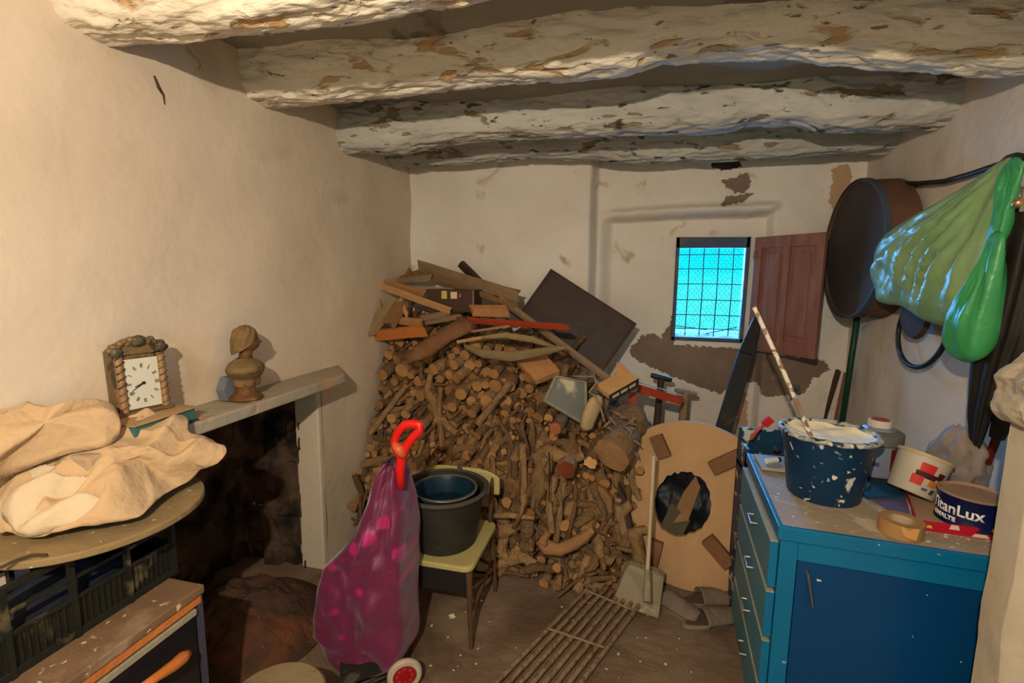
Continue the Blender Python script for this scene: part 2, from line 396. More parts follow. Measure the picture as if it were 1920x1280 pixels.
# ------------------------------------------------------------------ ceiling beams (crooked, whitewashed)
def beam(name, Y0, Y1, bottom, hy, hz, mat, label, seed, dz=0):
    pts = []
    for px, py in bottom:
        x = AY(Y0, px, py).x
        y = Y0+(Y1-Y0)*(x-XL)/(XR-XL); p = AY(y-hy*.25, px, py); pts.append((p.x, p.z+dz))
    pts.sort()
    def zb(x):
        if x <= pts[0][0]: return pts[0][1]
        for (a, za), (b, z2) in zip(pts, pts[1:]):
            if x <= b: return za+(z2-za)*smooth(a, b, x)
        return pts[-1][1]
    N = 260; n = 96; m = MB()
    def fn(u, v):
        x = XL-.12+(XR-XL+.24)*u; y = Y0+(Y1-Y0)*u+.025*math.sin(u*5+seed); b = zb(x)
        th = 2*math.pi*v; c, s_ = math.cos(th), math.sin(th)
        # superellipse section
        sc = (abs(c)**3+abs(s_)**3)**(-1/3)
        hh = hz*(1+.10*noise.noise(V((x*1.3, seed, 0)))); ww = hy*(1+.10*noise.noise(V((x*1.1, 7, seed))))
        k = 1+.05*fbm(V((x*3, c*1.2, s_*1.2+seed)))
        d = .008*fbm(V((x*6, c*3+seed, s_*3)))+.005*noise.noise(V((x*26, c*10, s_*10)))-.007*smooth(.12, .16, noise.noise(V((x*4.5, c*3.2, s_*3.2+seed*3))))-.006*smooth(.2, .24, noise.noise(V((x*11, c*7, s_*7+seed*5))))
        return V((x, y+(ww*k*sc+d)*c, b+hh+(hh*k*sc+d)*s_))
    m.grid(fn, N, n)
    o = struct(name, m, mat, label, smooth=True)
    return o
beam('beam_1', 1.25, 1.34, [(150,85),(300,80),(440,66),(600,46),(800,16),(870,5),(1400,-60),(1900,-60)], .13, .165, beamm, 'nearest whitewashed ceiling beam, cropped by the top of the photo', 1, .045)
beam('beam_2', 1.98, 2.22, [(480,205),(560,200),(700,186),(800,176),(930,165),(1060,162),(1170,150),(1250,130),(1330,122),(1480,118),(1560,124),(1700,136),(1920,146)], .14, .16, beamm, 'thick flaking ceiling beam, second from the viewer', 2, .035)
beam('beam_3', 2.72, 2.86, [(670,290),(730,289),(800,280),(900,266),(1050,262),(1200,256),(1330,248),(1430,234),(1490,232),(1560,246),(1680,243),(1780,238)], .12, .14, beamg, 'grey mouldy ceiling beam with a notch, third from the viewer', 3, .012)
beam('beam_4', 3.28, 3.36, [(745,312),(850,308),(1000,296),(1100,296),(1180,304),(1280,300),(1450,292),(1640,284)], .11, .12, beamg, 'last ceiling beam close to the window wall', 4)
# knot stub and straw on the beams / wall
mb = MB(); mb.tube([AX(XL+.006, 289, 142), AX(XL+.012, 298, 165), AX(XL+.006, 306, 178), AX(XL+.006, 309, 196)], [.003, .005, .004, .002], 6)
solo('twig', mb, w_dark, 'thin dark twig stuck on the left wall near the first beam', 'twig')
mb = MB(); mb.tube([AX(XL+.006, 350, 88), AX(XL+.02, 365, 105), AX(XL+.006, 376, 118), AX(XL+.006, 380, 134)], .003, 6)
mb.tube([AX(XL+.006, 376, 118), AX(XL+.01, 372, 132)], .002, 5)
solo('straw', mb, M('straw', 'c9a653', 'b99343', 20), 'yellow straw stuck on the wall between first beams', 'straw')

# ------------------------------------------------------------------ window: frame, grille, mesh, shutter
winframe = empty('window_1', ((WX0+WX1)/2, 3.76, WZ0), 'small barred window with chicken wire and cyan daylight behind', None); winframe['kind'] = 'structure'
wfm = M('window_frame_blue', '3c4f66', '4a5566', 8, .7, .3, c3='6c5a52', c3s=6, c3t=.6)
t = .024
part(winframe, 'window_frame', MB().span((WX0, 3.755, WZ0), (WX0+t, 3.80, WZ1)).span((WX1-t, 3.755, WZ0), (WX1, 3.80, WZ1)).span((WX0, 3.755, WZ1-.075), (WX1, 3.80, WZ1)).span((WX0, 3.755, WZ0), (WX1, 3.80, WZ0+t)), wfm, bevel=.003)
mb = MB(); mb.grid(lambda u, v: V((WX0+(WX1-WX0)*u, 3.765+.17*v, WZ0+.012+.055*v+.012*noise.noise(V((u*9, v*4, 0)))+.02*max(0, noise.noise(V((u*6, v*3+4, 0)))))), 30, 10)
part(winframe, 'sill', mb, M('sill', '9fb0b8', '8799a4', 12, .9, .4, 30), smooth=True, solid='no')
grm = M('iron_grille', '14262c', '20343a', 20, .7, .2)
x0, x1, z0, z1 = WX0+.01, WX1-.01, WZ0+.01, WZ1-.01
for k in range(4):
    x = x0+(x1-x0)*(k+.9)/4.7; part(winframe, 'grille_bar', MB().tube([(x, 3.83, z0), (x+.004, 3.828, (z0+z1)/2), (x, 3.83, z1)], .0035, 6), grm, smooth=True)
for k in range(6):
    z = z0+.07+(z1-z0-.18)*(k)/5+.006*math.sin(k*5); part(winframe, 'grille_bar', MB().tube([(x0, 3.825, z), ((x0+x1)/2, 3.827, z+.003), (x1, 3.825, z)], .0032, 6), grm, smooth=True)
mb = MB(); hxs = .016; row = 0; z = z0
random.seed(3)
while z < z1-.05:
    x = x0+(row % 2)*hxs
    while x < x1-hxs:
        j = lambda: V((random.uniform(-.002, .002), 0, random.uniform(-.003, .003)))
        if random.random() > .12:
            c = V((x, 3.85, z)); a = c+V((0, 0, .006))+j(); b = c+V((0, 0, -.006))+j(); l = c+V((-hxs, 0, .016))+j(); r_ = c+V((hxs, 0, .016))+j()
            mb.tube([b, a], .0012, 3); mb.tube([a, l], .0009, 3); mb.tube([a, r_], .0009, 3)
        x += hxs*2
    z += .021; row += 1
mb.tube([(x0+.16, 3.845, z0+.01), (x0+.30, 3.845, z0+.05), (x1-.02, 3.845, z0+.09)], .0035, 5); mb.tube([(x0, 3.845, z0+.09), (x0+.25, 3.845, z0+.065)], .003, 5)
o = part(winframe, 'chicken_wire', mb, grm, weld=False, solid='no'); o['kind'] = 'stuff'
# shutter opened against the right wall, hinged at the window's right jamb
sh = empty('wooden_shutter', (WX1+.01, 3.68, WZ0), 'open brown two-panel wooden shutter right of the barred window', 'shutter')
A = V((WX1+.01, 3.67, 0)); B = V((1.125, 3.30, 0)); dv = (B-A).normalized(); nv = V((dv.y, -dv.x, 0)); sw = (B-A).length
shm = M('shutter_paint', '7a4e40', '8c5e50', 7, .6, .2, 30, c3='8c6c60', c3s=5, c3t=.62, c3w=.1, stretch=(3, 3, .6))
def shp(u0, u1, z0, z1, d0, d1):
    a = A+dv*u0; m = MB(); P = [A+dv*u0-nv*d0, A+dv*u1-nv*d0, A+dv*u1-nv*d1, A+dv*u0-nv*d1]
    return m.prism([V((p.x, p.y, z0)) for p in P], (0, 0, z1-z0))
zz0, zz1 = WZ0-.035, WZ1-.01
for (u0, u1) in ((0, .055), (sw/2-.02, sw/2+.02), (sw-.055, sw)): part(sh, 'stile', shp(u0, u1, zz0, zz1, 0, .028), shm, bevel=.003)
part(sh, 'rail', shp(.055, sw-.055, zz1-.075, zz1, .002, .026), shm, bevel=.003); part(sh, 'rail', shp(.055, sw-.055, zz0, zz0+.085, .002, .026), shm, bevel=.003)
for (u0, u1) in ((.055, sw/2-.02), (sw/2+.02, sw-.055)):
    pn = part(sh, 'panel', shp(u0, u1, zz0+.085, zz1-.075, .016, .024), shm)
    part(pn, 'moulding', shp(u0+.03, u1-.03, zz0+.12, zz1-.11, .006, .020), shm, bevel=.006)
for z in (zz0+.1, zz1-.12): part(sh, 'hinge', MB().tube([A+V((0, -.01, z-.03)), A+V((0, -.01, z+.03))], .008, 8), rust)

# ------------------------------------------------------------------ woodpile
random.seed(11)
def ztop(x):
    P = [(-1.75, 1.44), (-1.1, 1.38), (-.75, 1.30), (-.45, 1.17), (-.2, 1.02), (.0, .90), (.12, .62), (.2, .3)]
    for (a, za), (b, zb_) in zip(P, P[1:]):
        if x <= b: return za+(zb_-za)*(x-a)/(b-a)
    return .3
def yfront(x, z):
    return 2.50+.44*z+.20*max(0, x+.30)+.10*max(0, -x-1.1)+.05*noise.noise(V((x*2.5, z*2.5, 0)))
# dark core behind the visible ends
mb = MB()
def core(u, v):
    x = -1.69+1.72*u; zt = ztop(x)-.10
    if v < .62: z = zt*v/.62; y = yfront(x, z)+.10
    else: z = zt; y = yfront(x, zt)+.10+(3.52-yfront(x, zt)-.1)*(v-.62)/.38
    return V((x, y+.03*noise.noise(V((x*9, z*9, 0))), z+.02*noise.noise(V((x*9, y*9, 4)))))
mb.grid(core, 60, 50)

def stick_mesh(kind, i):
    rr = random.Random(100*kind+i); m = MB()
    if kind == 0:      # cut log: straight, radius 1, length 1 along +Y from origin
        N = 5; pts = [V((rr.uniform(-.05,.05)*k, k/(N-1)*1.0, rr.uniform(-.05,.05)*k*.6)) for k in range(N)]
        pts = [V((p.x*.3, p.y, p.z*.3)) for p in pts]
        return pts, [1.0, 1.02, .98, .97, .95], 12, []
    if kind == 1:
        N = 6; b = rr.uniform(-.16, .16); c = rr.uniform(-.16, .16)
        pts = [V((b*math.sin(k*1.1+i)*.5, k/(N-1), c*math.sin(k*.9+i*2)*.5)) for k in range(N)]; return pts, [rr.uniform(.8, 1.15) for _ in range(N)], 8, []
    N = 7; ph = rr.uniform(0, 6); pts = [V((.10*math.sin(k*.95+ph), k/(N-1), .10*math.cos(k*.8+ph))) for k in range(N)]
    return pts, [rr.uniform(.7, 1.5) for _ in range(N)], 8, [(2+i % 3, rr.uniform(0, 6))]
def stick(m, kind, i, r, L, mat4):
    pts, rad, n, br = stick_mesh(kind, i)
    P = [V((p.x*L, p.y*L, p.z*L)) for p in pts]; rad = [r*k for k in rad]
    q = MB(); q.tube(P, rad, n, 0, 1, wob=.12 if kind == 0 else .3)
    for k, ph in br:
        d = V((math.cos(ph), -.7, math.sin(ph))); q.tube([P[k], P[k]+d*r*2.2, P[k]+d*r*4.2+V((0, -r, 0))], [r*.75, r*.6, r*.45], 6, 0, 1)
    q.xf(mat4); m.add(q.v, [], 0); base = len(m.v)-len(q.v)
    m.f += [tuple(a+base for a in f) for f in q.f]; m.m += q.m
def pose(x, y, z, kind):
    global L_
    low = 1-smooth(.25, .6, z)
    ya = random.gauss(.16 if x < -.3 else -.15, .14+.30*(kind > 0)+.25*low); pa = random.gauss(.26, .10+.26*(kind > 0)) + low*random.uniform(-.1, .8)
    if z < .12: pa = abs(pa)*.6
    rot = Matrix.Rotation(-ya, 4, 'Z') @ Matrix.Rotation(pa, 4, 'X') @ Matrix.Rotation(random.uniform(0, 6.28), 4, 'Y')
    return Matrix.Translation((x, y, z)) @ rot
proto = {}
placed = []   # (x,z,r)
cells = {}
def free(x, z, r, k):
    ci, cj = int((x+3)/.12), int(z/.12)
    for a in (-1, 0, 1):
        for b in (-1, 0, 1):
            for (X, Z, Rr) in cells.get((ci+a, cj+b), ()):
                if (X-x)**2+(Z-z)**2 < ((r+Rr)*k)**2: return False
    return True
jobs = []
def try_put(n, zr, rr_, kind, k, xr=(-1.66, .10)):
    for _ in range(n):
        x = random.uniform(*xr); z = random.uniform(*zr); r = random.uniform(*rr_)
        if z+r > ztop(x)+.0 or z < r*.8 or not free(x, z, r, k): continue
        if x-r < -1.685: continue
        cells.setdefault((int((x+3)/.12), int(z/.12)), []).append((x, z, r)); jobs.append([x, z, r, kind])
# reserve room for the special big pieces
for (px, py, rad) in ((1150, 850, .11), (1060, 880, .07), (1105, 868, .045), (1030, 1012, .10)):
    p = AY(2.75, px, py); cells.setdefault((int((p.x+3)/.12), int(p.z/.12)), []).append((p.x, p.z, rad))
try_put(1500, (.95, 1.42), (.034, .050), 0, 1.0)
try_put(2600, (.88, 1.42), (.026, .036), 0, .90)
try_put(700, (.55, .95), (.026, .036), 0, 1.3)
try_put(400, (.40, 1.0), (.022, .032), 2, 1.15)
try_put(7000, (.38, 1.42), (.016, .026), 1, .86)
try_put(1500, (.02, .62), (.026, .042), 2, .9, (-1.66, .06))
try_put(5000, (.02, .50), (.014, .026), 1, .86, (-1.66, .06))
try_put(9000, (.02, 1.40), (.008, .013), 1, .85, (-1.66, .04))
protos = {}
for kd in (0, 1, 2):
    for i in range(8):
        m = MB(); stick(m, kd, i, 1.0 if False else .03, .36, Matrix.Identity(4))
        o = m.build({0: 'firewood_log', 1: 'branch', 2: 'knotty_root'}[kd], [bark if kd < 2 else gnarl, cutw], None, smooth=True, angle=50, weld=False)
        protos[kd, i] = o.data; bpy.data.objects.remove(o)
info = {0: ('firewood_log', 'sawn round firewood log showing its pale cut end in the woodpile', 'firewood', 'sawn logs stacked in the woodpile'),
        1: ('branch', 'thin brown branch in the woodpile', 'branch', 'thin branches in the woodpile'),
        2: ('knotty_root', 'crooked vine root low in the woodpile', 'root', 'crooked roots in the lower woodpile')}
jobs.sort(key=lambda j: -j[2]); cnt = {0: 0, 1: 0, 2: 0}
for x, z, r, kd in jobs:
    y = yfront(x, z)+(random.uniform(-.10, .04) if kd == 0 else random.uniform(-.07, .05))
    short = .5 if x > -.25 else 1.0
    mt = pose(x, y, z, kd); cnt[kd] += 1
    if cnt[kd] <= 300 and r > .0128:
        nm, lb, ct, gp = info[kd]
        col_ = 'against the left wall' if x < -1.35 else 'behind the red trolley handle' if x < -1.0 else 'above the black bucket' if x < -.6 else 'left of the grey tray' if x < -.3 else 'at the right side'
        row_ = 'top rows' if z > 1.12 else 'upper rows' if z > .9 else 'middle' if z > .5 else 'lower part' if z > .25 else 'foot'
        siz = {0: ('thick', 'medium', 'slim')[0 if r > .042 else 1 if r > .031 else 2], 1: ('stout', 'thin')[r < .021], 2: ('thick', 'slender')[r < .034]}[kd]
        lb = siz+' '+{0: 'sawn log', 1: 'brown branch', 2: 'crooked vine root'}[kd]+' in the '+row_+' of the woodpile, '+col_
        o = bpy.data.objects.new(nm, protos[kd, random.randrange(8)]); COL.objects.link(o)
        o.matrix_world = mt @ Matrix.Diagonal((r/.03, random.uniform(.8, 1.15)*short, r/.03, 1)); tag(o, lb, ct, gp)
    else:
        stick(mb, kd, random.randrange(40), r, random.uniform(.2, .36)*short, mt)
mb.m = [0 if a == 0 else 1 for a in mb.m]
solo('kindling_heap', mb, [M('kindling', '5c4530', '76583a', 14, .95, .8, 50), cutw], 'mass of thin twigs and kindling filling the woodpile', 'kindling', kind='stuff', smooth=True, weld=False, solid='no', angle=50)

# named big pieces of wood
def log(name, A, B, r, label, cat='firewood', m1=None, m2=None, wob=.15, n=16, r2=None, group=None):
    A = V(A); B = V(B); N = 7; rr = random.Random(name+label); m = MB()
    pts = [A.lerp(B, k/(N-1))+V((rr.uniform(-1,1), 0, rr.uniform(-1,1)))*r*.12 for k in range(N)]
    r2 = r2 or r; m.tube(pts, [(r+(r2-r)*k/(N-1))*rr.uniform(.94, 1.06) for k in range(N)], n, 0, 1, wob=wob)
    return solo(name, m, [m1 or bark, m2 or cutw], label, cat, group, smooth=True, angle=50, weld=False)
p = AY(2.60, 1146, 852); log('tree_stump', p, p+V((.10, .34, .10)), .098, 'thick stump with a broad sawn face at the right of the woodpile', m2=M('stump_face', 'a37a52', '8d6742', 14, .9, .3), r2=.11, wob=.16, n=24)
p = AY(2.56, 1062, 882); log('split_log', p, p+V((.0, .3, .03)), .052, 'log with a reddish brown rotten cut face, left of the thick stump', m2=M('red_heart', '7a3c1a', '5e2d14', 14, .9, .4), wob=.3)
p = AY(2.56, 1107, 868); log('small_log', p, p+V((.02, .3, .02)), .034, 'log with pale notched cut face between stump and reddish log', m2=w_pale, wob=.5)
p = AY(2.60, 1042, 805); log('reddish_log', p, p+V((.03, .3, .03)), .032, 'log with a reddish cut end under the grey tray', m2=M('red_cut', '9a5a36', '8a4c2c', 14))
p = AY(2.50, 1015, 1048); log('ringed_stick', p, p+V((.03, .25, .05)), .026, 'short round stick with ringed pale end near the pile foot', m2=w_tan)
m = MB(); P = [AY(2.46, *q) for q in ((1012,1010),(1025,1025),(1050,1030),(1078,1018),(1098,1004),(1112,992))]
m.tube(P, [.028, .042, .036, .034, .028, .016], 12, wob=.3); m.tube([P[1], P[1]+V((-.02,-.02,.05)), P[1]+V((.01,0,.09))], [.03,.026,.018], 8, wob=.3)
solo('twisted_root', m, M('peeled_root', '9a704a', '83603e', 10, .9, .5), 'bare twisted root lying across the lower woodpile', 'root', smooth=True)
m = MB(); m.tube([AY(2.46, 905, 968), AY(2.44, 950, 965), AY(2.42, 1002, 970)], [.012, .016, .014], 8, wob=.3)
solo('bent_branch', m, gnarl, 'pale branch lying level across the woodpile beside the bucket', 'branch', smooth=True)
m = MB(); m.tube([AY(2.40, 985, 925), AY(2.40, 978, 960), AY(2.40, 962, 990)], [.010, .012, .009], 8, wob=.3)
solo('upright_branch', m, gnarl, 'pale thin branch crossing the level one beside the bucket', 'branch', smooth=True)
for (a, b, lab) in (((1083,1108),(1110,1020), 'thick stick slanting down to the grate at the pile foot'), ((1128,1085),(1132,1010), 'round stick standing on end beside the slanting thick stick'), ((1150,1085),(1150,1020), 'short round stick standing at the right foot of the woodpile')):
    A = AZ(.03, *a); B = AY(A.y+.12, *b); log('foot_stick', A, B, .028, lab, 'stick', r2=.025)
for (poly, y, lab, mm) in (([(1112,905),(1132,918),(1147,935),(1147,985),(1130,965),(1114,935)], 2.66, 'pale split wedge of wood leaning at the right of the woodpile', w_mid),
        ([(1158,905),(1172,935),(1184,985),(1192,1040),(1198,1062),(1178,1042),(1165,1010),(1160,960)], 2.72, 'long dark strip of bark curving down to the dustpan', w_dark),
        ([(1150,925),(1168,960),(1176,1000),(1172,1020),(1158,985)], 2.69, 'grey bark slab beside the pale split wedge', w_grey)):
    m = MB(); m.prism([AY(y, *q) for q in poly], (.01, .035, 0)); solo('split_wood', m, mm, lab, 'split wood', bevel=.004)
m = MB(); m.tube([AY(2.50, 1030, 848), AY(2.49, 1031, 890), AY(2.47, 1029, 940)], .004, 6)
solo('wire', m, black_pl, 'thin dark wire hanging over the woodpile front', 'wire')
m = MB()
A = AY(2.60, 1180, 800)
rr = random.Random(5)
for k in range(46):
    c = AY(2.66, rr.uniform(1135, 1192), rr.uniform(782, 850)); d = V((rr.uniform(-.06, .06), rr.uniform(-.05, 0), rr.uniform(-.06, .05)))
    m.tube([c, c+d*.6, c+d], [.008, .006, .002], 5)
solo('root_tangle', m, M('fibrous_root', '80654c', '967a5e', 20, .95, .5), 'tangle of frayed roots and bark above the thick stump', 'roots', kind='stuff', smooth=True)

# boards and scrap heaped on top
def plank(name, a, b, Y0, Y1, wd, th, mat, label, cat='plank', up=(0, -.55, 1), **k):
    m = MB(); m.bar(AY(Y0, *a), AY(Y1, *b), wd, th, up, seg=6, ragged=.03, **k)
    return solo(name, m, mat, label, cat, bevel=.002)
plank('weathered_board', (786,498), (972,556), 3.30, 3.10, .085, .02, w_grey, 'long weathered grey board topmost on the woodpile')
plank('thin_board', (798,514), (965,574), 3.26, 3.06, .035, .02, w_mid, 'narrow brown board lying just under the long grey board')
plank('dark_board_end', (862,492), (905,535), 3.40, 3.30, .07, .03, w_dark, 'dark board end poking up behind the long grey board')
plank('tan_board', (694,522), (800,552), 3.16, 3.06, .045, .02, w_tan, 'tan board sloping from the left wall, upper of two')
plank('tan_lath', (702,532), (842,582), 3.08, 2.96, .05, .018, w_pale, 'tan lath sloping from the left wall, lower of two')
plank('grey_stick', (742,527), (812,518), 3.24, 3.20, .035, .03, w_grey, 'short grey stick lying level at the left top of the pile')
plank('pale_stick', (755,541), (850,545), 3.16, 3.12, .04, .03, M('pale_wood2', 'a58e6c', '947e5e', 9), 'pale curved stick beneath the short grey stick', taper=.8)
plank('tilted_stub', (757,530), (770,508), 3.30, 3.34, .05, .02, w_mid, 'short brown stub tilted up against the corner')
plank('yellow_lath', (704,540), (714,600), 3.08, 3.02, .045, .02, M('yellow_wood', 'a8823c', '987434', 9), 'short yellowish lath upright beside the left wall', up=(1, 0, 0))
plank('upright_lath', (750,558), (764,592), 3.0, 2.96, .03, .02, w_tan, 'short tan lath upright right of the wedge block', up=(1, 0, 0))
plank('orange_board', (668,632), (795,620), 3.02, 2.88, .075, .03, w_orange, 'bright orange varnished board sticking out at the left wall')
plank('wedge_board', (690,626), (738,566), 2.92, 3.02, .075, .05, M('grey_tan', '8d7450', '9c8461', 8), 'grey-tan wedge of wood propped on the orange board', up=(1, -.4, 0))
plank('chunk_block', (728,612), (752,566), 2.90, 3.0, .085, .05, w_mid, 'brown wood block leaning beside the grey-tan wedge', up=(1, -.4, 0))
plank('orange_block', (884,582), (955,583), 2.98, 2.96, .055, .06, w_tan, 'squared orange-tan wood block beside the sticker-marked box')
plank('red_plank', (862,599), (1062,613), 2.96, 2.84, .034, .022, redp, 'long thin red-painted batten lying across the woodpile')
plank('long_batten', (938,560), (1148,716), 3.10, 2.92, .035, .03, w_grey, 'long brown batten sloping down to the right in front of the dark panel')
plank('dark_batten', (925,556), (1040,640), 3.18, 3.04, .03, .03, w_dark, 'dark batten sloping beneath the long brown batten')
plank('short_plank', (745,600), (792,606), 2.98, 2.95, .05, .03, w_tan, 'short tan plank between wedge and tree root')
plank('short_offcut', (790,596), (840,588), 3.0, 2.98, .035, .03, w_grey, 'short grey offcut lying above the thick root')
plank('thin_batten', (880,622), (948,612), 2.86, 2.84, .014, .01, M('pinkish', 'a87a60', '986c52', 9), 'thin pinkish slat under the red batten')
m = MB(); m.tube([AY(2.74, 762, 676), AY(2.80, 800, 655), AY(2.86, 840, 628), AY(2.92, 872, 610), AY(3.0, 890, 606)], [.035, .055, .06, .058, .045], 14, wob=.45, squash=.8)
solo('thick_root', m, M('red_bark', '6e4a30', '845c3c', 12, .95, .8, 40), 'thick reddish brown root lying on top of the logs', 'root', smooth=True)
plank('grey_offcut', (800,604), (868,592), 3.02, 2.98, .03, .025, w_grey, 'grey offcut lying between the thick root and the orange-tan block')
plank('blue_grey_scrap', (985,598), (1032,636), 3.12, 3.04, .05, .012, M('bluescrap', '4c5a66', '5c6872', 8), 'blue-grey painted scrap of wood beneath the long brown batten')
plank('split_board', (820,512), (975,548), 3.34, 3.14, .03, .018, w_mid, 'split brown board lying along the back of the long grey board')
plank('broken_lath', (862,640), (930,628), 2.84, 2.82, .018, .014, w_pale, 'broken pale lath beneath the pinkish batten')
plank('corner_stick', (745,524), (790,508), 3.36, 3.38, .03, .03, w_mid, 'dark short stick in the room corner on top of the pile')
def bark_strip(pts, y, w_, mat, lab):
    P = [AY(y, *q) for q in pts]; n = len(P)-1
    def f(u, v):
        t = u*n; i = min(int(t), n-1); p = P[i].lerp(P[i+1], t-i); ww = w_*math.sin(math.pi*min(.97, max(.03, u)))**.4
        a = (v-.5)*2.0; return p+V((0, -.02*math.cos(a), ww*math.sin(a)*.6))
    m = MB(); m.grid(f, 24, 8); return solo('bark_strip', m, mat, lab, 'bark', smooth=True, solid=.008)
bark_strip([(872,648),(905,662),(960,668),(1010,660),(1062,650)], 2.74, .055, M('grey_bark', '7f6c4c', '6f5c3e', 9, .9, .5), 'wide grey curved bark strip under the red batten')
bark_strip([(905,632),(950,628),(1000,636),(1040,650)], 2.80, .035, M('grey_bark2', '8e7a54', '7c6945', 9, .9, .5), 'narrow pale bark strip above the wide grey one')
# sticker-marked brown box
bx_ = empty('brown_box', AY(3.05, 845, 585), 'dark brown box with small pale stickers buried among planks', 'box')
A = AY(3.02, 798, 542); B = AY(3.02, 890, 586)
part(bx_, 'box_body', MB().span((A.x, 3.02, B.z), (B.x, 3.18, A.z)), M('brown_card', '3c281e', '48321f', 6, .7, .2), bevel=.004)
for (a, b, c) in (((828,545),(838,560),'b7a552'), ((845,547),(857,560),'d3b489'), ((861,551),(864,557),'8c7c70')):
    p = AY(3.015, *a); q = AY(3.015, *b); part(bx_, 'sticker', MB().span((p.x, 3.013, q.z), (q.x, 3.0195, p.z)), M('sticker'+c, c, c, 5, .6, 0))
part(bx_, 'box_edge', MB().span((B.x-.012, 3.012, B.z), (B.x-.006, 3.02, A.z)), M('edge_tape', '8a7866', '8a7866', 5))
# large dark panel leaning on the wall
P = [AY(3.46, 1033, 504), AY(3.40, 1194, 607), AY(3.28, 1131, 696), AY(3.34, 972, 590)]
nrm = (P[1]-P[0]).cross(P[3]-P[0]).normalized()
if nrm.y < 0: nrm = -nrm
dp = empty('leaning_panel', P[2], 'large dark brown framed panel leaning tilted against the back wall', 'panel')
dpm = M('dark_panel', '33261d', '3d2e24', 5, .55, .1, 30, c3='4a3a2e', c3s=3, c3t=.62, c3w=.15)
c = sum(P, V())/4
part(dp, 'panel_face', MB().prism([c+(p-c)*.96 for p in P], nrm*.012), dpm)
for i in range(4):
    a, b = P[i], P[(i+1) % 4]; ai, bi = c+(a-c)*.95, c+(b-c)*.95
    part(dp, 'frame_strip', MB().prism([a-nrm*.006, b-nrm*.006, bi-nrm*.006, ai-nrm*.006], nrm*.024), w_dark)
# square wood block with lighter top
P = [AY(2.86, 968, 674), AY(2.94, 1022, 662), AY(2.84, 1050, 694), AY(2.74, 1004, 712)]
m = MB(); m.prism(P, (0, .02, -.035)); solo('square_block', m, w_tan, 'square tan wood block lying flat above the grey tray', 'wood block', bevel=.003)
# grey spattered tray
P = [AY(2.74, 1040, 704), AY(2.86, 1098, 716), AY(2.74, 1100, 800), AY(2.62, 1018, 752)]
tr = empty('paint_tray', P[3], 'grey tray caked with white plaster leaning on the woodpile', 'tray')
n_ = (P[1]-P[0]).cross(P[3]-P[0]).normalized()
if n_.y > 0: n_ = -n_
c = sum(P, V())/4
part(tr, 'tray_base', MB().prism(P, -n_*.008), M('tray_grey', '6f736f', '7d7e78', 6, .5, .2, 30, c3='c9bd9f', c3s=5, c3t=.55, c3w=.05))
for i in range(4):
    a, b = P[i], P[(i+1) % 4]; ai, bi = c+(a-c)*.9, c+(b-c)*.9
    part(tr, 'tray_rim', MB().prism([a, b, bi, ai], n_*.014), dust, bevel=.002)
# cream wrapped bundle tied with twine
m = MB(); P = [AY(2.70, *q) for q in ((1124,742),(1118,752),(1108,775),(1100,800),(1096,806))]; m.tube(P, [.02, .045, .05, .045, .02], 14, wob=.25, squash=.6)
rr_ = empty('cloth_bundle', P[4], 'pale cream cloth bundle hanging beside the grey tray', 'bundle')
part(rr_, 'bundle', m, M('cream_cloth', 'b59d74', 'a58d66', 8, .9, .4), smooth=True)
m = MB(); m.tube([AY(2.66, 1112, 700), AY(2.64, 1118, 718), AY(2.64, 1104, 735), AY(2.64, 1116, 742), AY(2.64, 1126, 765), AY(2.62, 1134, 790)], .006, 6)
m.tube([AY(2.66, 1075, 705), AY(2.64, 1112, 706)], .005, 6)
part(rr_, 'twine', m, w_grey, smooth=True)
# wooden block with black slotted edge, wedge on top
tb = empty('plane_block', AY(2.72, 1150, 745), 'pale wooden block with black slotted front edge at the heap right end', 'wood block')
P = [AY(2.76, 1118, 720), AY(2.82, 1172, 692), AY(2.74, 1198, 708), AY(2.66, 1142, 740)]
part(tb, 'block', MB().prism(P, (0, .015, -.03)), w_pale, bevel=.003)
a, b = P[3]+V((0, -.004, -.002)), P[2]+V((0, -.004, -.002)); part(tb, 'slotted_edge', MB().prism([a, b, b+V((0, 0, -.05)), a+V((0, 0, -.05))], (0, .012, 0)), black_pl)
for k in range(3):
    s0, s1 = .12+.28*k, .34+.28*k; part(tb, 'slot', MB().prism([a.lerp(b, s0)+V((0,-.002,-.014)), a.lerp(b, s1)+V((0,-.002,-.014)), a.lerp(b, s1)+V((0,-.002,-.03)), a.lerp(b, s0)+V((0,-.002,-.03))], (0, -.003, 0)), M('slot_grey', 'a58f78', 'a58f78', 4))
part(tb, 'wedge', MB().prism([AY(2.79, *q) for q in ((1150,706),(1156,700),(1156,680),(1166,682),(1176,692),(1182,700),(1176,708))], (0, .04, 0)), w_tan, bevel=.003)

# red metal stand behind the heap
rs = empty('red_metal_frame', AY(2.98, 1190, 870), 'red angle-iron frame standing behind the woodpile', 'frame')
m = MB(); m.bar(AY(2.96, 1186, 735), AY(2.96, 1192, 900), .045, .006, (1, 0, 0)); part(rs, 'leg', m, redp)
m = MB(); m.bar(AY(2.96, 1196, 728), AY(3.10, 1278, 752), .05, .006, (0, 0, 1)); part(rs, 'crossbar', m, redp)
m = MB(); m.bar(AY(2.965, 1196, 716), AY(3.105, 1280, 741), .004, .03, (0, 0, 1)); part(rs, 'flange', m, M('grey_edge', '8d8a86', '77757a', 9))
m = MB(); m.prism([AY(2.90, *q) for q in ((1194,800),(1222,800),(1212,945),(1192,952),(1186,900))], (.01, .03, 0))
solo('dark_board', m, wood('chestnut', '4a3124', '3d2a20'), 'dark chestnut board standing between the woodpile and disc', 'board', bevel=.004)

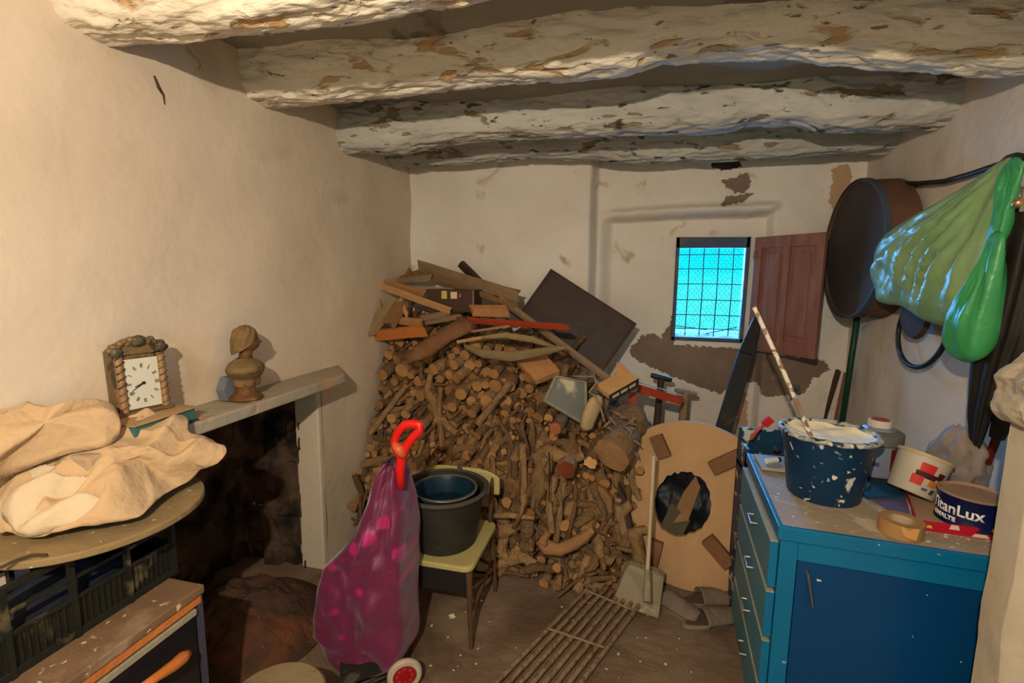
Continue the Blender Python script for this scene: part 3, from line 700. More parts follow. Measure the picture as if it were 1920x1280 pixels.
# ------------------------------------------------------------------ tools leaning on the back wall
def ttool(name, top, bot, Y0, Y1, hw, r, mh, ms, lab, cat):
    A = AY(Y0, *top); B = AY(Y1, *bot); root = empty(name, B, lab, cat)
    part(root, 'shaft', MB().tube([A, A.lerp(B, .3), A.lerp(B, .6), B], [r, r*1.05, r*1.15, r*1.3], 12), ms, smooth=True, angle=50)
    l = AY(Y0-.01, top[0]-hw, top[1]-3); rr2 = AY(Y0-.01, top[0]+hw, top[1]+6)
    part(root, 'grip', MB().tube([l, l.lerp(rr2, .2), l.lerp(rr2, .8), rr2], [.014, .02, .02, .014], 12), mh, smooth=True, angle=50)
ttool('t_handled_tool', (1240, 706), (1215, 960), 3.42, 3.1, 20, .022, black_pl, w_dark, 'dark T-handled spade handle leaning behind the red frame', 'tool')
ttool('grey_spade_handle', (1286, 733), (1262, 940), 3.45, 3.15, 21, .026, w_grey, w_grey, 'grey weathered T-handled wooden handle, right of the dark one', 'tool')
m = MB(); A = AY(3.60, 1420, 597); B = AY(3.12, 1330, 880); m.bar(A, A.lerp(B, .25), .05, .05, (1, 0, 0), taper=2.0); m.bar(A.lerp(B, .25), V((B.x-.10, B.y, 0)), .1, .05, (1, 0, 0))
solo('dark_post', m, M('dark_post', '22252a', '2c2a26', 8, .7, .3, 30, c3='4d3d28', c3s=4, c3t=.62), 'dark pointed post leaning up to the window corner', 'post', bevel=.006)
m = MB(); m.tube([AX(1.36, 1608, 590), AX(1.38, 1592, 700), AX(1.36, 1570, 850)], .017, 10)
solo('green_pole', m, M('green_paint', '12402c', '0e3526', 9, .5, .1), 'dark green pole standing under the round sieve', 'pole', smooth=True)
m = MB(); m.bar(AX(1.40, 1572, 694), AX(1.36, 1540, 800), .045, .02, (0, 1, 0)); solo('dark_batten', m, w_dark, 'dark wooden slat leaning in the corner left of green pole', 'slat', bevel=.003)
m = MB(); m.bar(AX(1.41, 1560, 690), AX(1.39, 1533, 790), .02, .015, (0, 1, 0)); solo('thin_dark_lath', m, w_mid, 'thin brown lath just behind the dark corner slat', 'slat')
m = MB(); m.bar(AX(1.41, 1588, 700), AX(1.38, 1562, 820), .05, .02, (0, 1, 0)); solo('brown_batten', m, w_mid, 'brown slat between the dark slat and green pole', 'slat')
m = MB(); m.prism([AY(3.70, *q) for q in ((1483,720),(1500,722),(1502,745),(1495,760),(1480,752))], (0, .02, 0))
br = empty('metal_bracket', AY(3.70, 1490, 760), 'small grey metal bracket behind the stirring stick', 'bracket'); part(br, 'plate', m, steel, bevel=.003)
part(br, 'hole', MB().tube([AY(3.695, 1492, 731), AY(3.70, 1492, 731)+V((0, .004, 0))], .012, 14), black_pl)

# ------------------------------------------------------------------ wooden disc (cable drum flange)
dc = V((.385, 2.80, .485)); lean = Matrix.Rotation(R(8), 3, 'Y')
MD = Matrix.Translation(V((.375, 2.76, .475))) @ Matrix.Rotation(R(-14), 4, 'Z') @ Matrix.Rotation(R(-9), 4, 'X')
disc = empty('wooden_disc', (0,0,0), 'big round tan wooden disc with a jagged hole, leaning by the cabinet', 'disc', mat=MD)
RD = .475
def discpt(a, t, y):
    # t=0 at hole edge, 1 at rim
    hole = (.155+.02*math.sin(a*2+1)+.014*noise.noise(V((math.cos(a)*5, math.sin(a)*5, 2))))
    hr = V((math.cos(a)*hole*.88-.035, y, math.sin(a)*hole*1.34+.0)); rr = V((math.cos(a)*RD, y, math.sin(a)*RD))
    return hr.lerp(rr, t)
m = MB(); n = 96
ring = lambda t, y: [discpt(2*math.pi*j/n, t, y) for j in range(n)]
loops = [ring(0, -.018), ring(.5, -.018), ring(.985, -.018), ring(1, -.014), ring(1, .014), ring(.985, .018), ring(0, .018), ring(0, -.018)]
for i in range(len(loops)-1):
    m.add(loops[i]+loops[i+1], [(j, (j+1) % n, n+(j+1) % n, n+j) for j in range(n)])
discm = M('disc_wood', 'bb9468', 'ae865c', 5, .8, .15, 40, c4='4a3320', c4s=17, c4t=.785)
lpart(disc, 'disc_board', m, discm, smooth=True, angle=40)
blk = wood('block_wood', '80573a', '6f4b30')
for ang, bx0, bz0, ln in ((35, .175, .285, .17), (-42, .175, -.205, .17), (-62, -.175, .31, .13), (82, -.165, -.33, .20)):
    a = R(ang); d = V((math.cos(a), 0, math.sin(a))); rot = Matrix.Rotation(-a, 3, 'Y'); bc0 = V((bx0, -.042, bz0))
    b = lpart(disc, 'block', MB().box(bc0, (ln, .05, .075), rot), blk, bevel=.004)
    if ang in (35, -42): lpart(b, 'bolt_hole', MB().box(bc0+d*ln/2, (.004, .024, .032), rot), w_dark)
m = MB(); m.box((-.03, .10, 0), (.36, .02, .5)); 
lpart(disc, 'backing_sheet', MB().grid(lambda u, v: V((-.25+.46*u, .075+.05*noise.noise(V((u*4, v*4, 0)))+.02*abs(noise.noise(V((u*14, v*9, 2)))), -.28+.56*v)), 36, 36), M('black_film', '0d0f14', '1c1e22', 6, .5, .4, 9), smooth=True, label='crumpled black plastic behind the hole')
lpart(disc, 'inner_board', MB().prism([V((-.10, .035, -.14)), V((.0, .03, -.10)), V((.05, .045, .10)), V((.02, .05, .16)), V((-.04, .045, .05))], (0, .012, 0)), w_mid, label='brown board showing through the hole')
lpart(disc, 'inner_sheet', MB().prism([V((-.16, .03, -.20)), V((-.03, .03, -.21)), V((.01, .035, -.10)), V((-.10, .04, -.02))], (0, .006, 0)), M('olive_sheet', '5d553c', '4c4632', 5))
# planks seen through the hole stand behind: dark tilted board
m = MB(); m.bar(AY(2.95, 1262, 985), AY(3.05, 1300, 800), .07, .02, (1, 0, 0)); 
solo('leaning_board', m, w_mid, 'brown slat leaning behind the round wooden disc', 'slat')

# ------------------------------------------------------------------ dustpan
pan = empty('dustpan', AZ(0, 1200, 1110), 'beige plastic dustpan with long pole handle on the floor before the disc', 'dustpan')
panm = M('dustpan_plastic', '8f8166', '7d7058', 6, .6, .2, 30, c3='a69a84', c3s=5, c3t=.62)
q = [AZ(.02, 1148, 1128), AZ(.02, 1234, 1158), AZ(.15, 1244, 1082), AZ(.17, 1172, 1064)]
P = [q[0], q[1], q[2], q[2].lerp(q[3], .12)+V((0, .02, .01)), q[2].lerp(q[3], .88)+V((0, .02, .01)), q[3]]
part(pan, 'pan', MB().prism(P, (0, .004, -.008)), panm)
for a, b, h0, h1 in ((0, 5, .03, .07), (1, 2, .03, .07), (2, 3, .07, .05), (3, 4, .05, .05), (4, 5, .05, .07)):
    m = MB(); A, B = P[a], P[b]; up = V((0, -.35, .9)); d = (P[2]-P[1]).cross(P[5]-P[0]); side = V((.004, .004, 0))
    m.prism([A, B, B+up*h1*.6, A+up*h0*.6], side); part(pan, 'pan_rim', m, panm)
A = AY(2.42, 1214, 1072); B = AY(2.55, 1226, 855)
part(pan, 'pole', MB().tube([A+V((0, -.06, -.06)), A, A.lerp(B, .5), B], .011, 10), M('pale_pole', 'b9a98a', 'a89878', 10, .6, .1), smooth=True, angle=50)
part(pan, 'socket', MB().tube([A+V((-.002, -.10, -.1)), A+V((0, .0, .01))], [.022, .016], 10), panm, smooth=True, angle=50)

# ------------------------------------------------------------------ iron grate on the floor
gt = empty('iron_grate', AZ(0, 1060, 1180), 'rusty iron bar grate lying on the floor', 'grate')
c00 = AZ(.035, 895, 1316); c10 = AZ(.035, 1040, 1345); c01 = AZ(.035, 1112, 1092); c11 = AZ(.035, 1200, 1132)
for k in range(8):
    t = k/7; a = c00.lerp(c10, t); b = c01.lerp(c11, t); ex = (b-a).normalized()
    a = a-ex*.05; b = b+ex*(.0 if k else -.0)
    part(gt, 'grate_bar', MB().tube([a, a.lerp(b, .5)+V((0, 0, .002*math.sin(k))), b], .0115, 8), rust, smooth=True, angle=50)
for t in (.10, .52, .90):
    a = c00.lerp(c01, t); b = c10.lerp(c11, t); z = V((0, 0, .012))
    part(gt, 'cross_bar', MB().tube([a+z, a.lerp(b, .5)+z, b+z], .006, 8), rust, smooth=True, angle=50)

# ------------------------------------------------------------------ worn slippers
slm = M('grey_felt', '6f5f50', '7d6c5c', 8, .95, .5, 40)
def slipper(px, py, yaw, lab, flip=1):
    p = AZ(0, px, py); root = empty('slipper', (0,0,0), lab, 'slipper', 'worn slippers by the disc', mat=Matrix.Translation(p) @ Matrix.Rotation(yaw, 4, 'Z') @ Matrix.Diagonal((1.15, 1.2, 1.15, 1)))
    def sole(u):
        a = 2*math.pi*u; x = .135*math.cos(a); w_ = .042+.010*math.cos(a-.3); return V((x, w_*math.sin(a)*flip, 0))
    lpart(root, 'sole', MB().prism([sole(j/28)+V((0, 0, .002)) for j in range(28)], (0, 0, .018)), M('sole', '8c7a66', '7a6a58', 8, .8, .2), bevel=.003)
    def up(u, v):
        x = .130-.17*u; hw = .046*(1-max(0, (x-.08)/.05)**2*.55 if x > .08 else 1); a = math.pi*v
        return V((x, -hw*math.cos(a)*1.02, .018+(.030+.028*u)*math.sin(a)+.004*noise.noise(V((u*7, v*7, 0)))))
    lpart(root, 'upper', MB().grid(up, 14, 12), slm, smooth=True, solid=.005)
    lpart(root, 'insole', MB().prism([sole(j/28)*.9+V((0, 0, .0205)) for j in range(28)], (0, 0, .003)), M('insole', '5a4a3c', '4a3c30', 8))
slipper(1325, 1130, R(20), 'grey felt slipper nearer the blue cabinet')
slipper(1262, 1140, R(-35), 'grey felt slipper beside the dustpan', -1)
slipper(1330, 1168, R(28), 'worn slipper in front, lowest of the footwear by the disc')

# ------------------------------------------------------------------ blue cabinet
CT = .92
NL = V((.535, 1.715, 0)); FL = V((.59, 2.43, 0)); vb = (FL-NL).normalized(); hb = V((vb.y, -vb.x, 0)); depth = (FL-NL).length
def cp(h, v, z): p = NL+hb*h+vb*v; return V((p.x, p.y, z))
WID = .88
def cbox(h0, h1, v0, v1, z0, z1):
    return MB().prism([cp(h0, v0, z0), cp(h1, v0, z0), cp(h1, v1, z0), cp(h0, v1, z0)], (0, 0, z1-z0))
cab = empty('blue_cabinet', cp(0, 0, 0), 'bright blue painted wooden workbench cabinet with drawers along its left side', 'cabinet')
part(cab, 'worktop', cbox(0, WID, 0, depth, CT-.03, CT), worktop, bevel=.003)
part(cab, 'top_edge', cbox(-.012, WID, -.012, .004, CT-.045, CT+.004), blue_paint, bevel=.003)
part(cab, 'top_edge', cbox(-.012, .004, .004, depth, CT-.045, CT+.004), blue_paint, bevel=.003)
part(cab, 'post', cbox(0, .055, .0, .03, .0, CT-.045), blue_paint, bevel=.003)
part(cab, 'post', cbox(WID-.05, WID, .0, .03, .0, CT-.045), blue_paint, bevel=.003)
part(cab, 'top_rail', cbox(.055, WID-.05, .0, .03, CT-.115, CT-.045), blue_paint, bevel=.003)
part(cab, 'bottom_rail', cbox(.055, WID-.05, .0, .03, .04, .10), blue_paint, bevel=.003)
part(cab, 'carcass', cbox(.004, WID, .03, depth, .04, CT-.032), blue_deep)
d_ = part(cab, 'door', cbox(.06, .60, .012, .028, .105, CT-.12), blue_deep)
A = AY(1.70, 1516, 1078); B = AY(1.70, 1528, 1140)
part(d_, 'handle', MB().tube([V((A.x, 1.735, A.z)), V((A.x, 1.705, A.z)), V((B.x-.005, 1.705, B.z)), V((B.x-.005, 1.735, B.z))], .005, 8), steel, smooth=True, angle=50)
part(cab, 'inner_shelf_side', cbox(.64, .66, .0, .02, .1, CT-.12), w_dark)
part(cab, 'lock', cbox(.66, .68, -.006, .004, .68, .71), steel)
ys = [.865, .675, .485, .295, .09]
for k in range(4):
    z1_, z0_ = ys[k]-.012, ys[k+1]+.012
    dr = part(cab, 'drawer', cbox(-.028, -.002, .012, depth-.012, z0_, z1_), blue_grey, bevel=.002)
    part(dr, 'drawer_top_edge', cbox(-.028, -.002, .014, depth-.014, z1_, z1_+.004), dust)
    part(dr, 'drawer_end', cbox(-.0275, -.003, .008, .012, z0_, z1_), blue_paint)
    v = depth*.42; zc = (z0_+z1_)/2+.02
    part(dr, 'handle', MB().tube([cp(-.028, v-.04, zc), cp(-.050, v-.04, zc), cp(-.050, v+.04, zc), cp(-.028, v+.04, zc)], .0045, 8), steel, smooth=True, angle=50)

# narrow blue box behind the cabinet
bb = empty('blue_box', V((.8, 2.55, 0)), 'spattered dark blue wooden box standing behind the blue cabinet', 'box')
splat = M('blue_splattered', '123a52', '0e3148', 5, .5, .2, 20, c4='b8b7a8', c4s=16, c4t=.60)
X0, X1, Y0, Y1 = .585, 1.10, 2.47, 2.66
part(bb, 'front_panel', MB().span((X0, Y0, 0), (X1, Y0+.015, .905)), M('navy_paint', '0b2c52', '0d3358', 5, .45, .05))
part(bb, 'back_panel', MB().span((X0, Y1-.015, 0), (X1, Y1, .985)), splat)
part(bb, 'side_panel', MB().span((X0, Y0, 0), (X0+.015, Y1, .93)), splat); part(bb, 'side_panel', MB().span((X1-.015, Y0, 0), (X1, Y1, .93)), splat)
part(bb, 'bottom', MB().span((X0, Y0, .80), (X1, Y1, .82)), splat)
m = MB(); rr = random.Random(4)
for k in range(14):
    a = V((rr.uniform(.70, 1.0), rr.uniform(2.5, 2.62), rr.uniform(.86, .95))); m.tube([a, a+V((rr.uniform(-.1,.1), rr.uniform(-.03,.03), rr.uniform(-.03,.04)))], .012, 6)
solo('tool_jumble', m, M('dark_tools', '24262c', '34363a', 12, .5, .2, 30, c3='6b6e6a', c3s=12, c3t=.62), 'jumble of dark trowels and rags in the blue box', 'tools', kind='stuff')
m = MB(); P = [AY(2.56, *q) for q in ((1408,824),(1420,806),(1432,796))]; m.tube(P, [.008, .009, .011], 8)
rb = empty('red_brush', P[0], 'red and white handled brush sticking out of blue box', 'brush'); part(rb, 'handle', m, M('pinkred', 'c0504a', 'b8443e', 9, .5), smooth=True)
part(rb, 'head', MB().bar(AY(2.56, 1432, 796), AY(2.56, 1446, 784), .04, .02, (1, 0, 1)), M('bright_red', 'c0201c', 'b01a18', 9, .5), bevel=.003)
# plain board with white marker
bd = MB().prism([cp(.015, .50, CT+.006), cp(.23, .50, CT+.006), cp(.22, depth-.03, CT+.006), cp(.01, depth-.05, CT+.006)], (0, 0, .014))
solo('grey_board', bd, M('greyboard', '8e8c88', '9a948a', 6, .7, .1), 'flat grey board lying on the far end of the cabinet', 'board', bevel=.002)
P = AZ(CT+.035, 1437, 864); Q = AZ(CT+.035, 1457, 862)
wm = empty('white_marker', P, 'short white cylinder with a dark cap on the grey board', 'marker')
part(wm, 'body', MB().tube([P, Q], .012, 14), M('white_pl', 'd8d3c0', 'cfc9b6', 9, .5, 0), smooth=True, angle=50); part(wm, 'cap', MB().tube([Q, Q+(Q-P)*.25], .011, 14), black_pl, smooth=True, angle=50)

# paint-caked blue bucket
bc = V((AZ(CT, 1548, 880).x, 0, 0)); bc = V((.765, 2.03, CT))
bk = empty('paint_bucket', bc, 'navy blue plastic bucket spattered and full of white paint on cabinet', 'bucket')
bkm = M('bucket_splat', '0c3350', '0a2b45', 3, .4, .1, 20, c3='cfc8b6', c3s=9, c3t=.64, c3w=.01, c4='d8d0bc', c4s=30, c4t=.665)
whitep = M('white_paint', 'efe3c6', 'e6d8b8', 6, .7, .4, 20, c4='5b5a50', c4s=18, c4t=.73)
m = MB(); m.lathe([(.0, .0), (.118, .0), (.124, .01), (.156, .245), (.160, .25), (.153, .252), (.145, .235), (.118, .02)], bc, 56)
part(bk, 'bucket_wall', m, bkm, smooth=True, angle=45)
def rimf(u, v):
    a = 2*math.pi*u; t = 2*math.pi*v; r = .160+.012*math.cos(t)+.004*noise.noise(V((math.cos(a)*6, math.sin(a)*6, 0))); return bc+V((r*math.cos(a), r*math.sin(a), .252+.010*math.sin(t)+.006*noise.noise(V((math.cos(a)*7, math.sin(a)*7, 3)))))
part(bk, 'rim', MB().grid(rimf, 72, 10), M('rim_splat', 'cfc6b2', '1c3a50', 30, .6, .3, 40, c4='15303f', c4s=26, c4t=.55), smooth=True)
mb = MB(); mb.grid(lambda u, v: bc+V((.150*v*math.cos(2*math.pi*u), .150*v*math.sin(2*math.pi*u), .232+.012*noise.noise(V((math.cos(6.28*u)*v*3, math.sin(6.28*u)*v*3, 1)))+(.02*v**6))), 60, 12)
part(bk, 'paint', mb, whitep, smooth=True, label='thick dried white paint')
m = MB(); P0, P1 = bc+V((-.16, .08, .26)), bc+V((-.10, .12, .235))
A = AY(2.02, 1518, 812); B = AY(1.98, 1414, 576)
st = MB(); st.tube([A+(A-B).normalized()*.1, A, A.lerp(B, .5)+V((.004, 0, 0)), B], .0085, 10)
solo('stirring_stick', st, M('stick_splat', '7d4034', '9a8a72', 12, .7, .3, 30, c3='d4cbb8', c3s=24, c3t=.5, c3w=.02), 'paint-smeared stick standing in the white paint bucket', 'stick', smooth=True, angle=50)

# things on the cabinet top
def cz(px, py, dz=0): return AZ(CT+dz, px, py)
P = [cz(1592,902,.008), cz(1625,935,.008), cz(1700,935,.008), cz(1690,880,.008), cz(1640,862,.008)]
solo('blue_folder', MB().prism(P, (0, 0, .012)), M('folder_blue', '123a52', '173f58', 5, .6, .1), 'dark blue folder lying flat behind the tape roll', 'folder', bevel=.002)
P = [cz(1592,915,.004), cz(1640,940,.004), cz(1700,975,.004), cz(1712,930,.004), cz(1620,900,.004)]
solo('purple_magazine', MB().prism(P, (0, 0, .006)), M('purple_print', '6a4a5e', '46526a', 14, .6, .05), 'purple printed magazine beneath the blue folder', 'magazine')
P = [cz(1590,905,.022), cz(1625,918,.022), cz(1632,908,.022), cz(1600,895,.022)]
solo('green_card', MB().prism(P, (0, 0, .004)), M('green_card', '2f6a48', '2a5f40', 6, .6, .05), 'small green card beside the bucket base', 'card')
# bottle / jerrycan
jc = empty('plastic_jar', cz(1655, 905), 'grey plastic jar with white and red lid behind the bucket', 'jar')
jm = M('jar_grey', '7d828c', '6f7480', 5, .4, .05)
c = V((1.03, 2.24, CT)); jc.location = c
rot = Matrix.Rotation(R(20), 3, 'Z')
m = MB(); m.lathe([(0, .03), (.072, .03), (.078, .04), (.078, .19), (.07, .205), (.06, .21), (.06, .225), (.045, .235), (0, .235)], c, 8, rot=rot); part(jc, 'body', m, jm, bevel=.006)
m = MB(); m.lathe([(0, 0), (.074, 0), (.080, .01), (.080, .03), (0, .03)], c, 8, rot=rot); part(jc, 'base', m, black_pl)
m = MB(); m.lathe([(.082, .168), (.086, .172), (.086, .212), (.07, .222), (.05, .224)], c, 24); part(jc, 'shoulder_band', m, M('band_grey', '5e5c56', '6a675f', 7, .5), smooth=True, angle=40)
m = MB(); m.lathe([(0, .262), (.040, .262), (.042, .258), (.042, .225), (.038, .222)], c, 28); part(jc, 'cap', m, M('cap_white', 'c9bba8', 'bdae9a', 7, .5), smooth=True, angle=40)
m = MB(); m.lathe([(0, .264), (.032, .264), (.032, .260)], c, 28); part(jc, 'cap_inset', m, M('cap_red', 'a8452e', '99402a', 7, .5))
m = MB(); m.lathe([(.0795, .07), (.0795, .16)], c, 6, a0=R(-78), a1=R(-40)); part(jc, 'red_label', m, M('label_red', '6e1c18', '5c1714', 7, .5), solid=.002)
m = MB(); m.lathe([(.0795, .085), (.0795, .10)], c, 6, a0=R(-125), a1=R(-105)); part(jc, 'blue_label', m, M('label_blue', '3c4468', '343c5e', 7, .5), solid=.002)
# masking tape roll
tp = empty('tape_roll', cz(1642, 965), 'brown parcel tape roll lying on the cabinet edge', 'tape')
c = V((.905, 1.765, CT)); tp.location = c
m = MB(); m.lathe([(.038, .002), (.062, .002), (.062, .05), (.038, .05), (.038, .002)], c, 40); part(tp, 'roll', m, M('tape', 'a07848', '946c3e', 6, .45, .03), smooth=True, angle=40)
m = MB(); m.lathe([(.033, .003), (.0375, .003), (.0375, .049), (.033, .049), (.033, .003)], c, 40); part(tp, 'core', m, M('card_core', 'b09a7c', 'a38d70', 6, .8, .05), smooth=True, angle=40)
m = MB(); m.prism([c+V((-.03, -.055, .05)), c+V((.02, -.062, .05)), c+V((.012, -.066, .012)), c+V((-.02, -.062, .02))], (0, -.002, 0)); part(tp, 'loose_end', m, M('tape_end', 'c08a50', 'b27e46', 6, .4))
# red carton
rbx = empty('red_carton', cz(1740, 990), 'flat open red carton under the paint tin', 'box')
P = [cz(1718, 992), cz(1862, 1012), cz(1800, 935), cz(1694, 925)]
redc = M('carton_red', 'b01328', 'a01024', 5, .5, .05)
m = MB(); hgt = .035
bs = P[:]; m.add(bs+[p+V((0, 0, hgt)) for p in bs], [(0,1,5,4), (1,2,6,5), (2,3,7,6), (3,0,4,7)])
part(rbx, 'walls', m, redc, solid=.003)
part(rbx, 'bottom', MB().prism([p+V((0,0,.001)) for p in bs], (0, 0, .012)), M('card_inner', 'a88a68', '9c7f5e', 5, .8, .1))
a, b = bs[0], bs[1]
nn = V((0, -1, 0))
pw = M('print_pale', 'd8b9a8', 'cfae9c', 6, .6, 0)
for (s0, s1, z0_, z1_, mm) in ((.42, .56, .018, .034, pw), (.12, .2, .012, .022, M('print_yellow', 'c9a050', 'c9a050', 6, .6, 0)), (.72, .95, .003, .014, pw)):
    p0, p1 = a.lerp(b, s0), a.lerp(b, s1)
    pl = [p0+V((0, -.003, z0_)), p1+V((0, -.003, z0_)), p1.lerp(p0, .2)+V((0, -.003, z1_)), p0.lerp(p1, .15)+V((0, -.003, z1_))]
    part(rbx, 'print', MB().prism(pl, (0, -.001, 0)), mm)
a = bs[3]; b = bs[0]
part(rbx, 'print', MB().prism([a.lerp(b, .3)+V((-.003, 0, .008)), a.lerp(b, .75)+V((-.003, 0, .008)), a.lerp(b, .6)+V((-.003, 0, .026)), a.lerp(b, .3)+V((-.003, 0, .02))], (-.001, 0, 0)), pw)
# blue enamel tin with lettering
tc_ = V((1.165, 1.885, CT+.016)); tn = empty('paint_tin', tc_, 'navy enamel paint tin with white lettering on the red carton', 'tin')
TR, TH = .092, .105
m = MB(); m.lathe([(0, .0), (TR, 0), (TR+.003, .003), (TR, .008), (TR, TH-.008), (TR+.003, TH-.003)], tc_, 56); part(tn, 'tin_body', m, M('tin_navy', '0a1238', '0c1640', 5, .35, .03), smooth=True, angle=40)
m = MB(); m.lathe([(TR+.003, TH-.004), (TR+.004, TH), (TR-.004, TH+.002), (TR-.010, TH-.006), (0, TH-.006)], tc_, 56); part(tn, 'lid', m, M('tin_lid', '9a7d64', '8e725a', 6, .6, .15), smooth=True, angle=40)
def text_on_cyl(txt, size, rad, c, ang0, z, mat, root, name, bold=.0, spread=1.0):
    cu = bpy.data.curves.new('txt', 'FONT'); cu.body = txt; cu.size = size; cu.offset = bold
    o = bpy.data.objects.new('txt', cu); COL.objects.link(o); dg = bpy.context.evaluated_depsgraph_get(); dg.update()
    me = bpy.data.meshes.new_from_object(o.evaluated_get(dg)); bpy.data.objects.remove(o)
    bm = bmesh.new(); bm.from_mesh(me)
    for v in bm.verts:
        a = ang0+v.co.x*spread/rad; zz = v.co.y; v.co = V((math.cos(a)*rad, math.sin(a)*rad, zz+z))+c-V(root.location)
    m2 = bpy.data.meshes.new(name); bm.to_mesh(m2); bm.free(); m2.materials.append(mat)
    p = bpy.data.objects.new(name, m2); COL.objects.link(p); p.parent = root
    md = p.modifiers.new('s', 'SOLIDIFY'); md.thickness = .001
    return p
lettw = M('letter_white', 'd8d4cc', 'd8d4cc', 4, .5, 0)
text_on_cyl('TitanLux', .052, TR+.0015, tc_, R(-205), .040, lettw, tn, 'brand_lettering', .0012, .92)
text_on_cyl('ESMALTE', .021, TR+.0015, tc_, R(-195), .016, lettw, tn, 'lettering', .0012, 1.0)
part(tn, 'yellow_mark', MB().lathe([(TR+.001, .010), (TR+.001, .022)], tc_, 4, a0=R(-86), a1=R(-78)), M('mark_yellow', 'b0903a', 'b0903a', 4), solid=.001)
# white tub lying tilted, printed red
MT = Matrix.Translation(V((1.09, 2.06, CT+.105))) @ Matrix.Rotation(R(30), 4, 'Z') @ Matrix.Rotation(R(24), 4, 'Y')
tub = empty('white_tub', (0,0,0), 'tilted white plastic tub with red print behind the paint tin', 'tub', mat=MT)
tubm = M('tub_white', 'b8ad98', 'aba089', 5, .5, .05)
lpart(tub, 'tub_body', MB().lathe([(0, -.075), (.070, -.075), (.074, -.07), (.084, .07)], (0,0,0), 40), tubm, smooth=True, angle=40)
lpart(tub, 'tub_lid', MB().lathe([(.083, .066), (.089, .066), (.089, .078), (.08, .080), (0, .076)], (0,0,0), 40), M('lid_yellowish', 'b59f74', 'a89268', 5, .5, .05), smooth=True, angle=40)
def arcp(a0, a1, z0, z1, mat, nm='print'):
    r0 = .0815; lpart(tub, nm, MB().lathe([(r0-.003, z0), (r0+.003, z1)], (0,0,0), 8, a0=R(a0), a1=R(a1)), mat, solid=.002)
pr = M('tub_red', 'c02a18', 'b02414', 6, .5, 0); pdk = M('tub_maroon', '4a1c1c', '3c1818', 6, .5, 0); po = M('tub_orange', 'c0702a', 'b86826', 6, .5, 0)
arcp(-150, -118, .010, .045, pr); arcp(-155, -110, -.008, .012, pdk); arcp(-160, -135, -.040, -.006, pr); arcp(-122, -104, -.032, -.010, po); arcp(-108, -92, .0, .028, pdk)
arcp(-132, -120, -.052, -.044, M('tub_blue', '56607a', '4c566e', 6, .5, 0)); arcp(-112, -104, -.058, -.040, M('tub_dark', '3c3c44', '34343c', 6, .5, 0))
# crumpled clear plastic bag
def bagf(u, v):
    a = 2*math.pi*u; t = v; r = .11*math.sin(math.pi*(.12+.80*t))**.7*(1+.25*fbm(V((math.cos(a)*2, math.sin(a)*2, t*3))))
    return V((1.30+r*math.cos(a)*.75, 2.20+r*math.sin(a), CT+.01+.25*t+.02*noise.noise(V((math.cos(a)*3, t*5, 0)))))
mb = MB(); mb.grid(bagf, 48, 28)
solo('clear_plastic_bag', mb, M('film', 'a08e7a', '917f6c', 5, .55, .5, 14, alpha=.62), 'crumpled translucent brownish plastic bag against the right wall', 'bag', smooth=True)

# ------------------------------------------------------------------ right wall hangings
# sieve
sv = empty('round_sieve', V((XR, 3.36, 1.5)), 'large round wooden sieve with dark mesh hanging on the right wall', 'sieve')
SR = .392
svm = wood('sieve_wood', '6c4c38', '5d4130')
def sp(r, x, a): return V((x-.05, 3.262+r*math.cos(a)*1.0, 1.93+r*math.sin(a)))
def svring(prof, nme, mat, n=72):
    m = MB(); k = len(prof); vs = []
    for (r, x) in prof:
        vs += [sp(r, x, 2*math.pi*j/n) for j in range(n)]
    fs = [(i*n+j, i*n+(j+1) % n, ((i+1))*n+(j+1) % n, (i+1)*n+j) for i in range(k-1) for j in range(n)]
    m.add(vs, fs); return part(sv, nme, m, mat, smooth=True, angle=40)
svring([(SR-.010, 1.30), (SR, 1.30), (SR+.002, 1.47), (SR-.010, 1.47), (SR-.010, 1.30)], 'hoop', svm)
svring([(SR+.002, 1.292), (SR+.010, 1.294), (SR+.010, 1.325), (SR+.002, 1.325)], 'rim_band', M('rim_bluegrey', '3a4450', '47505a', 8, .6, .2))
svring([(SR-.012, 1.312), (SR*.5, 1.320), (.001, 1.322)], 'mesh', M('sieve_mesh', '3d342e', '4a4038', 3, .7, .6, 160, c3='5a4e44', c3s=2, c3t=.6, c3w=.15))
part(sv, 'nail', MB().tube([V((1.30, 3.08, 1.56)), V((1.26, 3.07, 1.53))], .004, 6), steel)
# black hose running along wall
m = MB(); m.tube([AX(1.41, q[0], q[1]) for q in ((1672,342),(1720,344),(1770,340),(1820,326),(1862,312),(1900,300))], .012, 8)
solo('black_hose', m, black_pl, 'black hose running along the right wall to the hook', 'hose', smooth=True)
m = MB(); pts = []
cc = AX(1.37, 1722, 615)
for k in range(41):
    a = 2*math.pi*k/40; pts.append(V((1.385+.02*math.sin(a), cc.y+.20*math.cos(a), cc.z+.19*math.sin(a))))
m.tube(pts, .012, 8); solo('rubber_hoop', m, black_pl, 'black rubber hoop hanging below the green bag', 'hoop', smooth=True)
m = MB(); m.lathe([(0, -.01), (.10, -.01), (.12, .0), (.11, .02), (0, .03)], AX(1.36, 1720, 590), 24, rot=Matrix.Rotation(R(-90), 3, 'Y'))  # dark disc added where only brown shadow falls behind the bag
solo('shadow_disc', m, w_dark, 'dark disc standing in for shadow behind the green bag', 'pan', smooth=True, angle=40)
